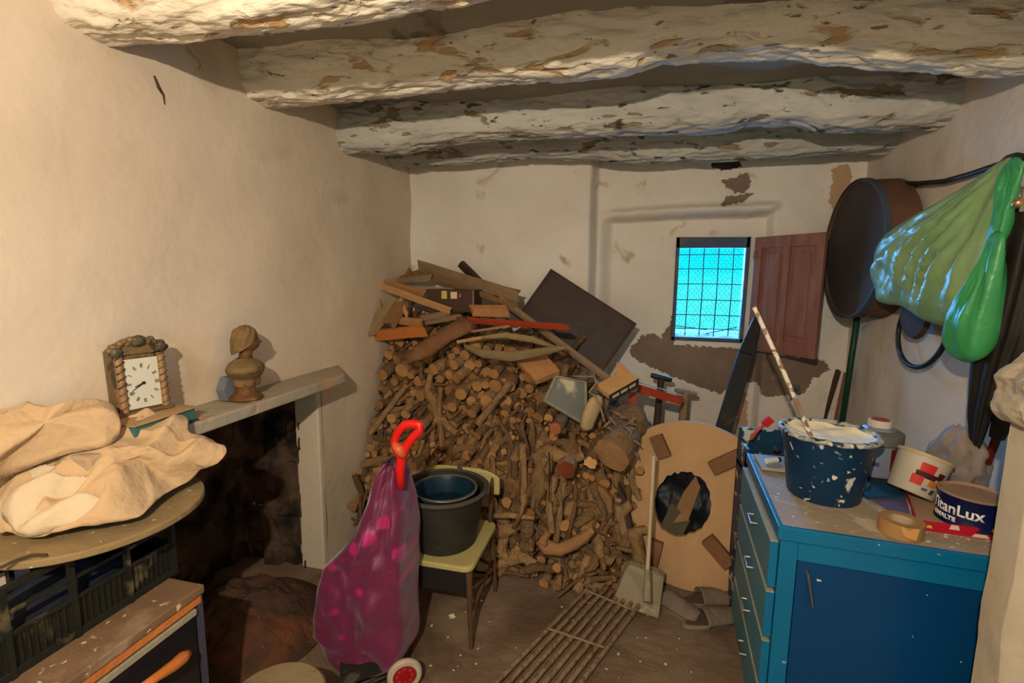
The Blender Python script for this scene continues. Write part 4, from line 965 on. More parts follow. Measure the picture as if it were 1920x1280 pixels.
# green plastic bag
gb = empty('green_bag', AX(1.36, 1905, 300), 'translucent green plastic bag stuffed full and hung on the hook', 'bag')
gm = M('green_film', '8faa78', '7a9a64', 3, .35, .6, 9, spec=.5, alpha=.95)
gm2 = M('green_film_deep', '3f9a5c', '2f8a4c', 3, .38, .6, 9, spec=.5)
def blob(outline, y_or, depth_, mat, name, nseg=60, creases=1.0, seed=0, apex=None):
    """closed pillow from an outline (list of world points in the X=const plane), creased along lines to the apex"""
    P = [AX(y_or, *q) for q in outline]; n = len(P)
    c = sum(P, V())/n; apex = AX(y_or, *apex) if apex else c
    # resample with Catmull-Rom
    Q = []
    for i in range(n):
        p0, p1, p2, p3 = P[i-1], P[i], P[(i+1) % n], P[(i+2) % n]
        for k in range(6):
            t = k/6; Q.append(.5*((2*p1)+(p2-p0)*t+(2*p0-5*p1+4*p2-p3)*t*t+(3*p1-p0-3*p2+p3)*t**3))
    N = len(Q); m = MB()
    def f(sgn):
        def g(u, v):
            p = Q[int(round(u*N)) % N]; q = c.lerp(p, v); d = (q-apex); ang = math.atan2(d.z, d.y); L = d.length
            h = depth_*math.sqrt(max(0, 1-v*v))*min(1, .25+L*2.2)
            cr_ = creases*(.026*abs(math.sin(ang*19+2.5*noise.noise(q*4+V((seed,0,0)))))*min(1, L*2.5)+.030*noise.noise(V((ang*5, L*3, seed)))+.016*abs(noise.noise(V((ang*14, L*5, seed+3))))+.012*abs(noise.noise(q*16)))
            return q+V((sgn*h+cr_*(1-v**4), 0, 0))
        return g
    m.grid(f(-1), N, 26); m.grid(f(1), N, 26)
    return part(gb, name, m, mat, smooth=True)
blob([(1898,298),(1880,300),(1840,330),(1780,372),(1712,410),(1664,446),(1646,500),(1650,545),(1656,568),(1700,576),(1745,604),(1790,612),(1835,590),(1862,520),(1880,430),(1905,340)], 1.28, .13, gm, 'stuffed_bag', apex=(1895, 300))
blob([(1858,440),(1838,490),(1800,560),(1782,615),(1778,650),(1800,676),(1830,676),(1846,640),(1860,570),(1874,500),(1882,440)], 1.22, .07, gm2, 'hanging_lobe', apex=(1870, 430), creases=.5, seed=4)
blob([(1898,296),(1872,330),(1862,400),(1852,455),(1872,462),(1890,400),(1914,330),(1916,300)], 1.24, .035, gm2, 'gathered_neck', apex=(1900, 296), creases=.5, seed=9)
m = MB(); m.tube([AX(1.45, 1880, 305), AX(1.36, 1890, 296), AX(1.32, 1905, 292), AX(1.30, 1925, 296)], .012, 10)
solo('wall_hook', m, black_pl, 'dark hook on the right wall holding the green bag', 'hook', smooth=True)
# umbrella
ub = empty('umbrella', AX(1.33, 1820, 880), 'closed black umbrella hanging on the right wall beside green bag', 'umbrella')
fabb = M('umbrella_black', '16130f', '211b15', 5, .6, .3, 14)
P = [AX(1.30, *q) for q in ((1905,400),(1898,440),(1885,520),(1868,620),(1850,700),(1836,780),(1828,838))]
def umf(u, v):
    t = u*(len(P)-1); i = min(int(t), len(P)-2); p = P[i].lerp(P[i+1], t-i); a = 2*math.pi*v
    r = [.055, .085, .088, .080, .062, .045, .020]; r_ = r[i]+(r[i+1]-r[i])*(t-i); r_ *= 1+.14*math.sin(a*6+u*4)+.05*noise.noise(V((u*6, a, 0)))
    return p+V((math.cos(a)*r_*.6, math.sin(a)*r_, 0))
part(ub, 'canopy', MB().grid(umf, 40, 60), fabb, smooth=True)
part(ub, 'tip', MB().tube([P[-1], AX(1.30, 1822, 862), AX(1.30, 1815, 896)], [.009, .008, .006], 8), M('tip_brown', '6b5a48', '5d4d3d', 8, .5), smooth=True)
part(ub, 'shaft', MB().tube([P[0], AX(1.29, 1915, 350)], .007, 8), steel, smooth=True)
part(ub, 'spokes_end', MB().lathe([(.0, .03), (.012, .02), (.016, 0), (.0, -.01)], AX(1.24, 1908, 385), 16), M('brass', 'c9a27c', 'b98e66', 8, .3, .05, metal=.8), smooth=True)
ub2 = MB(); P2 = [AX(1.36, *q) for q in ((1935,560),(1925,620),(1905,700),(1885,770),(1872,800))]
ub2.tube(P2, [.06, .06, .05, .04, .02], 14, wob=.2)
solo('dark_cloth', ub2, fabb, 'dark cloth hanging behind the umbrella at the right edge', 'cloth', smooth=True)
# brush hanging under the ledge
hb_ = empty('hand_brush', AX(1.30, 1850, 870), 'black bristled brush with dark red handle hanging under the ledge', 'brush')
part(hb_, 'bristles', MB().bar(AX(1.33, 1884, 778), AX(1.33, 1868, 822), .07, .035, (0, 1, 0), taper=.45), black_pl, bevel=.004)
part(hb_, 'handle', MB().bar(AX(1.33, 1870, 818), AX(1.33, 1850, 868), .026, .018, (0, 1, 0)), M('dark_red', '5a1c14', '4a1812', 8, .4), bevel=.004)
# masonry pier and ledge at the right edge
m = MB()
def pier(u, v):
    z = 1.42*v; p = [V((.972, 1.48, z)), V((.975, 1.40, z)), V((XR+.05, 1.22, z))]
    t = u*2; q = p[0].lerp(p[1], t) if t < 1 else p[1].lerp(p[2], t-1)
    return q+V((.006*fbm(q*4), .010*fbm(q*5+V((3,0,0))), 0))
m.grid(pier, 30, 40)
m.add([V((.972,1.48,0)), V((XR+.05,1.56,0)), V((XR+.05,1.56,1.42)), V((.972,1.48,1.42))], [(0,1,2,3)])
struct('wall_pier', m, M('plaster_pier', 'b0a28d', 'a09179', 2, .95, .4, 12), 'plastered pier at the right edge of the view', solid='no', smooth=True)
m = MB(); pl = [AY(1.49, *q) for q in ((1862,702),(1868,728),(1858,752),(1860,766),(1870,782),(1896,786),(1960,800),(2100,830),(2100,560),(1960,625),(1920,655),(1888,682))]
m.prism(pl, (0, -.10, 0))
bmx = struct('wall_ledge', m, M('plaster_ledge', 'a89a86', '968872', 5, .95, .5, 22), 'broken plaster ledge jutting from the pier at right', bevel=.004)
tx = bpy.data.textures.new('lump', 'CLOUDS'); tx.noise_scale = .06
md = bmx.modifiers.new('s', 'SUBSURF'); md.subdivision_type = 'SIMPLE'; md.levels = 5; md.render_levels = 5
md = bmx.modifiers.new('d', 'DISPLACE'); md.texture = tx; md.strength = .018
bmx.data.shade_smooth()

# ------------------------------------------------------------------ chair with bucket
ch = empty('chair', V((-.86, 2.15, 0)), 'old low-backed chair with cream seat and dark wooden legs', 'chair')
SX0, SX1, SY0, SY1, SZ = -1.09, -.655, 1.95, 2.40, .42
def rrect(x0, x1, y0, y1, r, z, n=6):
    pts = []
    for cx, cy, a in ((x1-r, y1-r, 0), (x0+r, y1-r, 90), (x0+r, y0+r, 180), (x1-r, y0+r, 270)):
        for k in range(n+1): t = R(a+90*k/n); pts.append(V((cx+r*math.cos(t), cy+r*math.sin(t), z)))
    return pts
part(ch, 'seat', MB().prism(rrect(SX0, SX1, SY0, SY1, .05, SZ-.03), (0, 0, .03)), cream_seat, bevel=.008)
part(ch, 'apron', MB().span((SX0+.02, SY0+.02, SZ-.15), (SX1-.03, SY0+.035, SZ-.03)), M('apron_black', '16120e', '1e1812', 6, .7))
part(ch, 'apron', MB().span((SX1-.045, SY0+.03, SZ-.09), (SX1-.03, SY1-.03, SZ-.03)), chairwood); part(ch, 'apron', MB().span((SX0+.03, SY0+.03, SZ-.09), (SX0+.045, SY1-.03, SZ-.03)), chairwood)
for x, y, dx, dy in ((SX1-.02, SY0+.02, .01, -.0), (SX0+.03, SY0+.02, -.01, 0), (SX1-.03, SY1-.03, .02, .03), (SX0+.03, SY1-.03, -.02, .03)):
    part(ch, 'leg', MB().tube([V((x, y, SZ-.03)), V((x+dx, y+dy, 0))], [.017, .011], 8), chairwood, smooth=True, angle=50)
part(ch, 'stretcher', MB().tube([V((SX1-.02, SY0+.02, .16)), V((SX1-.02, SY1-.02, .20))], .009, 8), chairwood, smooth=True)
part(ch, 'stretcher', MB().tube([V((SX1-.02, SY0+.02, .30)), V((SX1-.02, SY1-.02, .12))], .008, 8), chairwood, smooth=True)
for x in (SX0+.04, SX1-.04): part(ch, 'back_post', MB().tube([V((x, SY1-.02, SZ-.03)), V((x, SY1+.03, .66))], .012, 8), chairwood, smooth=True)
def backr(u, v):
    x = SX0+.0+(SX1-SX0)*u; e_ = abs(2*u-1); z = .56+(.145-.05*e_**4)*v; return V((x, SY1+.035-.02*(1-e_**2), z))
part(ch, 'backrest', MB().grid(backr, 24, 8), cream_seat, smooth=True, solid=.018)
bkc = V((-.872, 2.155, SZ)); bkt = empty('black_bucket', bkc, 'black rubber builder\'s bucket standing on the chair', 'bucket')
m = MB(); m.lathe([(0, .0), (.155, 0), (.165, .012), (.205, .262), (.222, .268), (.224, .282), (.210, .286), (.198, .278), (.162, .03), (0, .03)], bkc, 64); part(bkt, 'bucket_wall', m, dustyblack, smooth=True, angle=40)
part(bkt, 'rim', MB().lathe([(.212, .270), (.226, .272), (.228, .284), (.214, .290), (.204, .286), (.212, .270)], bkc, 64), M('rim_dusty', '4a4438', '3c372e', 9, .7, .2), smooth=True)
part(bkt, 'handle_lug', MB().box(bkc+V((.01, .205, .30)), (.02, .012, .04)), steel)
nb = empty('inner_bucket', bkc+V((0, 0, .05)), 'dark blue bucket nested inside the black bucket', 'bucket')
m = MB(); m.lathe([(.0, .10), (.13, .10), (.152, .272), (.160, .276), (.160, .284), (.150, .286), (.140, .262), (.118, .12), (0, .12)], bkc+V((.012, -.01, 0)), 56); part(nb, 'wall', m, navy, smooth=True, angle=40)
part(nb, 'rim', MB().lathe([(.151, .278), (.162, .277), (.163, .287), (.153, .290), (.148, .284), (.151, .278)], bkc+V((.012, -.01, 0)), 56), M('rim_tan', '5c5342', '4e4636', 9, .7, .2), smooth=True)
part(nb, 'water', MB().lathe([(0, .20), (.146, .20)], bkc+V((.012, -.01, 0)), 48), M('dark_water', '0a2230', '0c2838', 3, .25, .02))
m = MB(); pts = [bkc+V((.012+.163*math.cos(R(a)), -.01+.163*math.sin(R(a)), .287+.004*math.sin(R(a*2)))) for a in range(180, 361, 12)]
m.tube(pts, .004, 6); part(nb, 'bail_handle', m, steel, smooth=True)

# ------------------------------------------------------------------ shopping trolley
tl = empty('shopping_trolley', V((-.95, 1.72, 0)), 'purple spotted shopping trolley bag with a red handle', 'trolley')
def bagmat():
    m = bpy.data.materials.new('trolley_fabric'); m.use_nodes = True; n = m.node_tree.nodes; L = m.node_tree.links; b = n['Principled BSDF']
    tcn = n.new('ShaderNodeTexCoord'); vo = n.new('ShaderNodeTexVoronoi'); vo.inputs['Scale'].default_value = 10.5; vo.inputs['Randomness'].default_value = .85
    mpn = n.new('ShaderNodeMapping'); mpn.inputs['Scale'].default_value = (1, .12, 1); L.new(tcn.outputs['Object'], mpn.inputs[0]); L.new(mpn.outputs[0], vo.inputs[0])
    r = n.new('ShaderNodeMapRange'); r.inputs[1].default_value = .36; r.inputs[2].default_value = .30; L.new(vo.outputs['Distance'], r.inputs[0])
    nz = n.new('ShaderNodeTexNoise'); nz.inputs['Scale'].default_value = 5; L.new(tcn.outputs['Object'], nz.inputs[0])
    r2 = n.new('ShaderNodeMapRange'); r2.inputs[1].default_value = .44; r2.inputs[2].default_value = .54; L.new(nz.outputs[0], r2.inputs[0])
    mu = n.new('ShaderNodeMath'); mu.operation = 'MULTIPLY'; L.new(r.outputs[0], mu.inputs[0]); L.new(r2.outputs[0], mu.inputs[1])
    x = n.new('ShaderNodeMix'); x.data_type = 'RGBA'; L.new(mu.outputs[0], x.inputs[0]); x.inputs[6].default_value = (*hx('64163d'), 1); x.inputs[7].default_value = (*hx('a0125c'), 1)
    L.new(x.outputs[2], b.inputs['Base Color']); b.inputs['Roughness'].default_value = .45; b.inputs['Sheen Weight'].default_value = .2
    nb_ = n.new('ShaderNodeTexNoise'); nb_.inputs['Scale'].default_value = 5; L.new(tcn.outputs['Object'], nb_.inputs[0]); bp = n.new('ShaderNodeBump'); bp.inputs['Strength'].default_value = .9; bp.inputs['Distance'].default_value = .05; L.new(nb_.outputs[0], bp.inputs['Height']); L.new(bp.outputs[0], b.inputs['Normal'])
    return m
bgm = bagmat()
rows = [(1252,655,700),(1236,632,738),(1215,612,755),(1190,598,757),(1150,602,757),(1100,610,757),(1060,622,757),(1030,650,757),(1000,672,757),(960,684,756),(920,696,750),(890,706,745),(872,716,738)]
YT = 1.72
def bagf2(u, v):
    t = u*(len(rows)-1); i = min(int(t), len(rows)-2); f = t-i
    y_, l, r_ = [rows[i][k]+(rows[i+1][k]-rows[i][k])*f for k in range(3)]
    a = AY(YT, l, y_); b = AY(YT, r_, y_); c = (a+b)/2; hw = (b-a).length/2; dy = .12*(1-.75*smooth(.55, 1, u))*smooth(-.12, .12, u)
    th = 2*math.pi*v; cx, sy_ = math.cos(th), math.sin(th); k = (abs(cx)**6+abs(sy_)**6)**(-1/6)
    w_ = (.045*abs(noise.noise(V((cx*2.6+3, u*6.5, sy_))))+.030*abs(math.sin(u*8+cx*3.0+.8*math.sin(u*5)))-.030*abs(noise.noise(V((cx*1.6, u*4.5, sy_*1.5))))+.018*abs(noise.noise(V((cx*4, u*11, 5)))))*abs(sy_)
    return V((c.x+cx*k*hw, YT+.06+sy_*k*dy-(w_ if sy_ < 0 else -w_), c.z))
part(tl, 'bag', MB().grid(bagf2, 60, 64).add([], []), bgm, smooth=True)
def flap(u, v):
    a = AY(YT-.0, 718+30*u, 872+6*u); b = AY(YT-.04, 640+40*u, 1075-60*u+0)
    p = a.lerp(b, v); return p+V((-.01, -.05*math.sin(v*3)-.02*math.sin(u*5+v*6), .02*math.sin(u*6)))
fr = M('trolley_frame', '3c3c40', '4a4a4e', 9, .4, .05, metal=.6)
W1 = V((-.862, 1.675, .0745)); W2 = V((-1.02, 1.93, .0745)); wax = (W1-W2).normalized(); lft = V((-.84, -.54, 0))
A = AY(1.78, 747, 862); B = AY(1.80, 750, 1000)
for wq, sh_ in ((W1.lerp(W2, .16), -.03), (W1.lerp(W2, .9), .05)):
    part(tl, 'frame_tube', MB().tube([A+V((0, sh_*.3, 0)), B+V((0, sh_, 0)), wq+V((-.02, 0, .03))], .008, 10), fr, smooth=True)
part(tl, 'frame_tube', MB().tube([AY(1.73, 738, 860), AY(1.72, 742, 880), AY(1.75, 750, 905)], .005, 8), fr, smooth=True)
b1, b2 = W1.lerp(W2, .12), W1.lerp(W2, .88)
part(tl, 'frame_base', MB().tube([b1, b1+lft*.22+V((0, 0, -.05)), b2+lft*.22+V((0, 0, -.05)), b2], .008, 10), black_pl, smooth=True)
part(tl, 'base_panel', MB().prism([b1+lft*.02+V((0,0,.02)), b1+lft*.26+V((0,0,-.02)), b2+lft*.26+V((0,0,-.02)), b2+lft*.02+V((0,0,.02))], (0, 0, .05)), black_pl)
hr = M('handle_red', 'd8201c', 'cf1a18', 9, .35, .03); hor = M('handle_orange', 'cc5a34', 'c2522e', 9, .4, .05)
P = [AY(1.72, *q) for q in ((752,914),(750,880),(753,858),(762,836),(776,818),(788,806),(787,797),(773,794),(758,797),(746,810),(739,828),(742,842),(751,858))]
part(tl, 'handle', MB().tube(P, [.016, .020, .021, .018, .018, .018, .019, .019, .018, .017, .016, .016, .014], 14), hr, smooth=True)
part(tl, 'handle_grip', MB().tube([AY(1.705, 738, 832), AY(1.70, 748, 842), AY(1.705, 757, 856)], [.014, .022, .016], 12), hor, smooth=True, label='orange thumb grip')
WR = .070
for wc in (W1, W2):
    rot = Matrix.Rotation(math.atan2(wax.x, -wax.y), 3, 'Z') @ Matrix.Rotation(R(90), 3, 'X')
    wh = part(tl, 'wheel', MB().lathe([(.050, -.013), (.066, -.014), (.073, -.006), (.073, .006), (.066, .014), (.050, .013), (.050, -.013)], wc, 48, rot=rot), M('tyre_white', 'b8a993', 'a6977f', 9, .7, .2), smooth=True, angle=50, label='white tyre')
    part(wh, 'hub', MB().lathe([(.0, .016), (.014, .016), (.016, .008), (.050, .006), (.050, -.006), (.016, -.008), (0, -.008)], wc, 48, rot=rot), M('hub_red', 'a3121a', '8e1016', 9, .45, .05), smooth=True, angle=40, label='red hub')
    part(wh, 'spoke_holes', (lambda mm: [mm.tube([wc+rot @ V((.032*math.cos(R(a)), .032*math.sin(R(a)), .0055)), wc+rot @ V((.032*math.cos(R(a)), .032*math.sin(R(a)), .0075))], .006, 8) for a in range(0, 360, 45)] and mm)(MB()), M('hole_tan', '8c4a38', '7c4030', 5))
part(tl, 'axle', MB().tube([W1, W2], .006, 8), fr)

# ------------------------------------------------------------------ stove cabinet, crate, board, cloths
SVX, SVY, SVZ = -1.307, 1.167, .75
sv2 = empty('black_cabinet', V((-1.5, .8, 0)), 'low black-fronted cabinet with spattered brown top, bottom left', 'cabinet')
part(sv2, 'top', MB().span((XL+.02, .2, SVZ-.028), (SVX, SVY, SVZ)), M('brown_top', '7a5f44', '6a5038', 7, .8, .2, 30, c3='9a8468', c3s=4, c3t=.62, c3w=.08, c4='d0bc98', c4s=36, c4t=.655), bevel=.004)
part(sv2, 'side', MB().span((XL+.03, SVY-.02, 0), (SVX-.008, SVY-.004, SVZ-.028)), M('side_blue', '4c4a58', '3c3a48', 6, .5))
part(sv2, 'orange_strip', MB().span((SVX-.03, .2, SVZ-.058), (SVX-.006, SVY-.01, SVZ-.028)), w_orange, bevel=.002)
part(sv2, 'tan_strip', MB().span((SVX-.03, .2, SVZ-.086), (SVX-.004, SVY-.03, SVZ-.066)), dust, bevel=.002)
part(sv2, 'body', MB().span((XL+.04, .21, 0), (SVX-.032, SVY-.02, SVZ-.03)), M('body_black', '100d0b', '16120f', 6, .6))
dor = part(sv2, 'door', MB().span((SVX-.032, .3, .08), (SVX-.012, SVY-.03, SVZ-.09)), M('door_black', '15151a', '1b1b20', 4, .3, .03), bevel=.003)
A = AX(SVX+.03, 352, 1226); B = AX(SVX+.03, 262, 1292)
part(dor, 'handle', MB().tube([A+V((-.002, .004, 0)), A.lerp(B, .12), A.lerp(B, .35)+V((.004, 0, 0)), A.lerp(B, .7), B], [.012, .019, .017, .013, .012], 14), M('handle_wood', 'b86a2c', 'a85c24', 9, .4, .05), smooth=True, label='curved orange wooden pull handle')
part(dor, 'handle_mount', MB().tube([B, B+V((-.04, 0, 0))], .008, 8), black_pl)
# crate
CZ0, CZ1 = SVZ+.001, SVZ+.245
cr_ = empty('plastic_crate', V((-1.5, .95, CZ0)), 'dusty black plastic crate on the black cabinet', 'crate')
CX0, CX1, CY0, CY1 = -1.675, -1.455, .60, 1.185
crm = M('crate_plastic', '24241c', '1a1a16', 8, .5, .2, 30, c3='5c5238', c3s=9, c3t=.64, c3w=.05)
part(cr_, 'bottom', MB().span((CX0, CY0, CZ0), (CX1, CY1, CZ0+.012)), crm)
def side(p0, p1, nseg, nm, nrm):
    p0 = V(p0); p1 = V(p1); d = (p1-p0); up = V((0, 0, 1)); nrm = V(nrm)
    for z0_, z1_, pr_ in ((0.0, .022, .012), (.105, .118, .010), (.165, .175, .010), (.225, .244, .014)):
        part(cr_, 'rail', MB().prism([p0+up*z0_, p1+up*z0_, p1+up*z1_, p0+up*z1_], nrm*pr_), crm, bevel=.002)
    for k in range(nseg+1):
        c = p0+d*(k/nseg); e_ = d.normalized()*.006
        part(cr_, 'rib', MB().prism([c-e_, c+e_, c+e_+up*.24, c-e_+up*.24], nrm*.016), crm)
    m = MB(); K = nseg*9
    for k in range(K):
        c = p0+d*((k+.5)/K); e_ = d.normalized()*.0035; m.prism([c-e_+up*.02, c+e_+up*.02, c+e_+up*.106, c-e_+up*.106], nrm*.007)
    m.prism([p0+up*.02, p1+up*.02, p1+up*.106, p0+up*.106], nrm*.002)
    o = part(cr_, 'slats', m, crm); o['kind'] = 'stuff'
side((CX1, CY0, CZ0), (CX1, CY1, CZ0), 4, 'front', (1, 0, 0))
side((CX0, CY1, CZ0), (CX1, CY1, CZ0), 2, 'end', (0, 1, 0)); side((CX0, CY0, CZ0), (CX1, CY0, CZ0), 2, 'end', (0, -1, 0)); side((CX0, CY0, CZ0), (CX0, CY1, CZ0), 4, 'back', (-1, 0, 0))
m = MB(); m.grid(lambda u, v: V((CX0+.03+(CX1-CX0-.05)*u, CY0+.1+(CY1-CY0-.15)*v, CZ0+.05+.12*math.sin(math.pi*u)*math.sin(math.pi*v)+.02*noise.noise(V((u*6, v*9, 0))))), 20, 30)
solo('blue_rag', m, M('blue_rag', '171b28', '12151f', 6, .8, .3), 'dark blue rag stuffed inside the black crate', 'rag', smooth=True, solid=.004)
# board on the crate: circle fit
BZ = 1.012
bcx, bcy, br1 = -1.52, .985, .245
def boardpt(a, k=1.0): return V((-1.565+.278*k*math.cos(a), 1.05+.285*k*math.sin(a), BZ))
m = MB(); m.prism([boardpt(2*math.pi*j/64) for j in range(64)], (0, 0, .022))
for p in m.v: p.x = max(p.x, XL+.012)
solo('round_board', m, board_m, 'dusty round wooden board lying on the black crate', 'board', bevel=.005)
# heavy crumpled canvas: each outline point has its own height; the sheet is heaped up towards the wall
def cloth(name, outl, cz_, hfun, mat, label, nr=60, thick=.004):
    P = [AZ(q[2], q[0], q[1]) for q in outl]; n = len(P); c = AZ(*[cz_[2], cz_[0], cz_[1]]); Q = []
    for i in range(n):
        p0, p1, p2, p3 = P[i-1], P[i], P[(i+1) % n], P[(i+2) % n]
        for k in range(14):
            t = k/14; Q.append(.5*((2*p1)+(p2-p0)*t+(2*p0-5*p1+4*p2-p3)*t*t+(3*p1-p0-3*p2+p3)*t**3))
    N = len(Q); m = MB()
    def g(u, v):
        p = Q[int(round(u*N)) % N]; q = c.lerp(p, v); r = q+hfun(q, v); r.x = max(r.x, XL+.02+.01*noise.noise(q*9)); return r
    m.grid(g, N, nr); return solo(name, m, mat, label, 'cloth', smooth=True, solid=thick)
def folds(q, dx, dy, fr, warp, seed):
    t = (q.x*dx+q.y*dy)*fr+warp*noise.noise(q*3.2+V((seed, 0, 0)))
    return 1-abs(2*(t % 1)-1)
def h1(q, v):
    f = .030*folds(q, 1.2, .35, 6.5, 1.3, 1)**1.5+.016*folds(q, .9, -.5, 12, 2.0, 4)**2+.016*noise.noise(q*8)+.005*noise.noise(q*24)
    e_ = max(0, 1-v**5)**.5
    tp_ = AZ(1.12, 425, 850); d = q-tp_; an = math.atan2(d.y, d.x); f += .020*abs(math.sin(an*9+2*noise.noise(q*4)))*min(1, d.length*3)
    return V((0, 0, .01+f*(.35+.65*e_)+.012*(v**6)*noise.noise(q*16)))
def h2(q, v):
    f = .022*folds(q, .8, .3, 5, .9, 7)**2+.014*noise.noise(q*10)+.004*noise.noise(q*30)
    return V((0, 0, .015+(.045+f)*max(0, 1-v**7)**.5))
def h3(q, v):
    f = .060*folds(q, 1.1, -1.0, 6.5, 1.8, 3)**1.4+.035*abs(noise.noise(q*13))
    return V((0, 0, .008+(.012+f)*max(0, 1-v**4)**.5))
cloth('canvas_sheet', [(425,850,1.14),(400,880,1.10),(352,908,1.06),(300,945,1.05),(262,978,1.045),(190,998,1.045),(120,1008,1.045),(45,1016,1.045),(-10,1006,1.05),(-60,960,1.10),(-80,850,1.2),(20,806,1.25),(120,796,1.26),(220,786,1.26),(300,786,1.25),(350,790,1.24),(355,818,1.20),(390,832,1.16)], (215, 880, 1.17), h1, canvas, 'large crumpled beige canvas sheet draped over the round board', nr=70)
cloth('folded_canvas', [(212,780,1.30),(226,800,1.28),(222,826,1.24),(195,846,1.22),(120,862,1.21),(20,900,1.18),(-60,930,1.18),(-120,880,1.25),(-100,800,1.32),(0,796,1.31),(70,788,1.32),(125,782,1.33),(185,776,1.32)], (90, 830, 1.27), h2, canvas, 'folded slab of canvas lying on top of the crumpled sheet', nr=44, thick=.006)
cloth('white_cotton_cloth', [(225,950,1.08),(180,982,1.065),(110,998,1.06),(50,1010,1.06),(15,985,1.08),(-20,930,1.12),(60,900,1.14),(130,905,1.13),(175,925,1.10)], (100, 955, 1.10), h3, canvas2, 'whiter crumpled cotton cloth at the front of the canvas', nr=44)
m = MB(); m.tube([AZ(BZ+.03, 0, 1064), AZ(BZ+.035, 30, 1050), AZ(BZ+.035, 60, 1040), AZ(BZ+.03, 88, 1040)], .004, 6)
solo('rope_end', m, w_dark, 'short dark cord on the rim of the round board', 'cord')
# round stool at the bottom edge
sl = empty('round_stool', V((-1.15, 1.27, 0)), 'round tan stool seen from above at the bottom edge', 'stool')
c = V((-1.135, 1.245, 0))
part(sl, 'stool_top', MB().lathe([(0, .30), (.16, .30), (.168, .292), (.168, .275), (.16, .268), (0, .268)], c, 48), M('stool_tan', '8f7c5c', '82704f', 6, .8, .3, 30, c3='5a4a38', c3s=5, c3t=.66), smooth=True, angle=40)
for a in (45, 135, 225, 315): part(sl, 'leg', MB().tube([c+V((.10*math.cos(R(a)), .10*math.sin(R(a)), .27)), c+V((.13*math.cos(R(a)), .13*math.sin(R(a)), 0))], .012, 8), w_dark, smooth=True)
# ------------------------------------------------------------------ clock, books, bust on the mantel
MZ = 1.221
bkz = .042
bo = empty('teal_book', V((-1.59, 1.25, MZ)), 'thick teal book lying flat on the mantel under the clock', 'book')
P = [V((-1.685, 1.13, MZ)), V((-1.50, 1.14, MZ)), V((-1.515, 1.385, MZ)), V((-1.685, 1.38, MZ))]
part(bo, 'cover', MB().prism(P, (0, 0, .005)), M('book_teal_dark', '1f3a3a', '24403e', 5, .6), bevel=.001)
pin = [P[0]+V((.004, .006, .005)), P[1]+V((-.008, .006, .005)), P[2]+V((-.008, -.008, .005)), P[3]+V((.004, -.008, .005))]
part(bo, 'pages', MB().prism(pin, (0, 0, .042)), M('book_pages_teal', '3f6a62', '36605a', 20, .7, .2, stretch=(1, 1, 20)))
part(bo, 'cover', MB().prism([p+V((0, 0, .047)) for p in P], (0, 0, .006)), M('book_cover_tan', 'b08e62', 'a38258', 6, .7), bevel=.001, label='tan upper cover')
ckz = MZ+.054
CK = Matrix.Translation(V((-1.605, 1.262, ckz))) @ Matrix.Rotation(R(76), 4, 'Z') @ Matrix.Rotation(R(-4), 4, 'X')
ck = empty('mantel_clock', (0,0,0), 'ornate gilt mantel clock with white square dial on the teal book', 'clock', mat=CK)
W_, H_ = .152, .212
gild = M('old_gilt', '6b5638', '7c6540', 14, .5, .4, 40, metal=.25, c3='3e3628', c3s=12, c3t=.55); giltb = M('gilt_light', '9a7650', '8a6844', 14, .5, .3, 40, metal=.2)
lpart(ck, 'case', MB().span((-W_/2, 0, 0), (W_/2, .06, H_)), gild, bevel=.004)
lpart(ck, 'plinth', MB().span((-W_/2-.008, -.012, 0), (W_/2+.008, .055, .014)), gild, bevel=.003)
for s in (-1, 1):
    cx = s*(W_/2-.014); m = MB(); m.tube([(cx, -.008, .014), (cx, -.008, H_-.01)], .012, 14); col_ = lpart(ck, 'column', m, giltb, smooth=True, angle=50)
    m = MB()
    for k in range(8):
        z = .025+k*.024; m.tube([(cx-.012, -.014, z), (cx, -.021, z+.008), (cx+.012, -.014, z+.016)], .0028, 6)
    lpart(col_, 'twist', m, gild, smooth=True)
m = MB()
for k in range(17):
    t = -1+2*k/16; z = H_+.012+.028*(1-t*t)+.006*math.sin(k*2.2); m.ball((t*W_/2*1.05, -.004, z), (.013, .014, .012), n=10, m=6, nz=.3)
m.prism([V((-W_/2-.006, -.01, H_-.006)), V((W_/2+.006, -.01, H_-.006)), V((W_/2+.006, -.01, H_+.01)), V((0, -.01, H_+.034)), V((-W_/2-.006, -.01, H_+.01))], (0, .05, 0))
lpart(ck, 'crest', m, gild, smooth=True, angle=50)
for rp, rs_ in (((0, -.008, H_+.036), (.024, .018, .020)), ((W_/2-.01, -.008, H_+.012), (.018, .016, .018)), ((-W_/2+.01, -.008, H_+.004), (.020, .016, .020))): lpart(ck, 'rosette', MB().ball(rp, rs_, n=14, m=8, nz=.4), M('tarnish', '4d4634', '5c533e', 14, .5, .4, 40, metal=.3), smooth=True)
DW, DH = .104, .170; zc_ = .105
dial = lpart(ck, 'dial', MB().span((-DW/2, -.009, zc_-DH/2), (DW/2, -.004, zc_+DH/2)), M('dial_white', 'c8c4b4', 'c2bdaa', 5, .5, .02), bevel=.002)
ink = M('ink', '28261f', '28261f', 4, .6, 0)
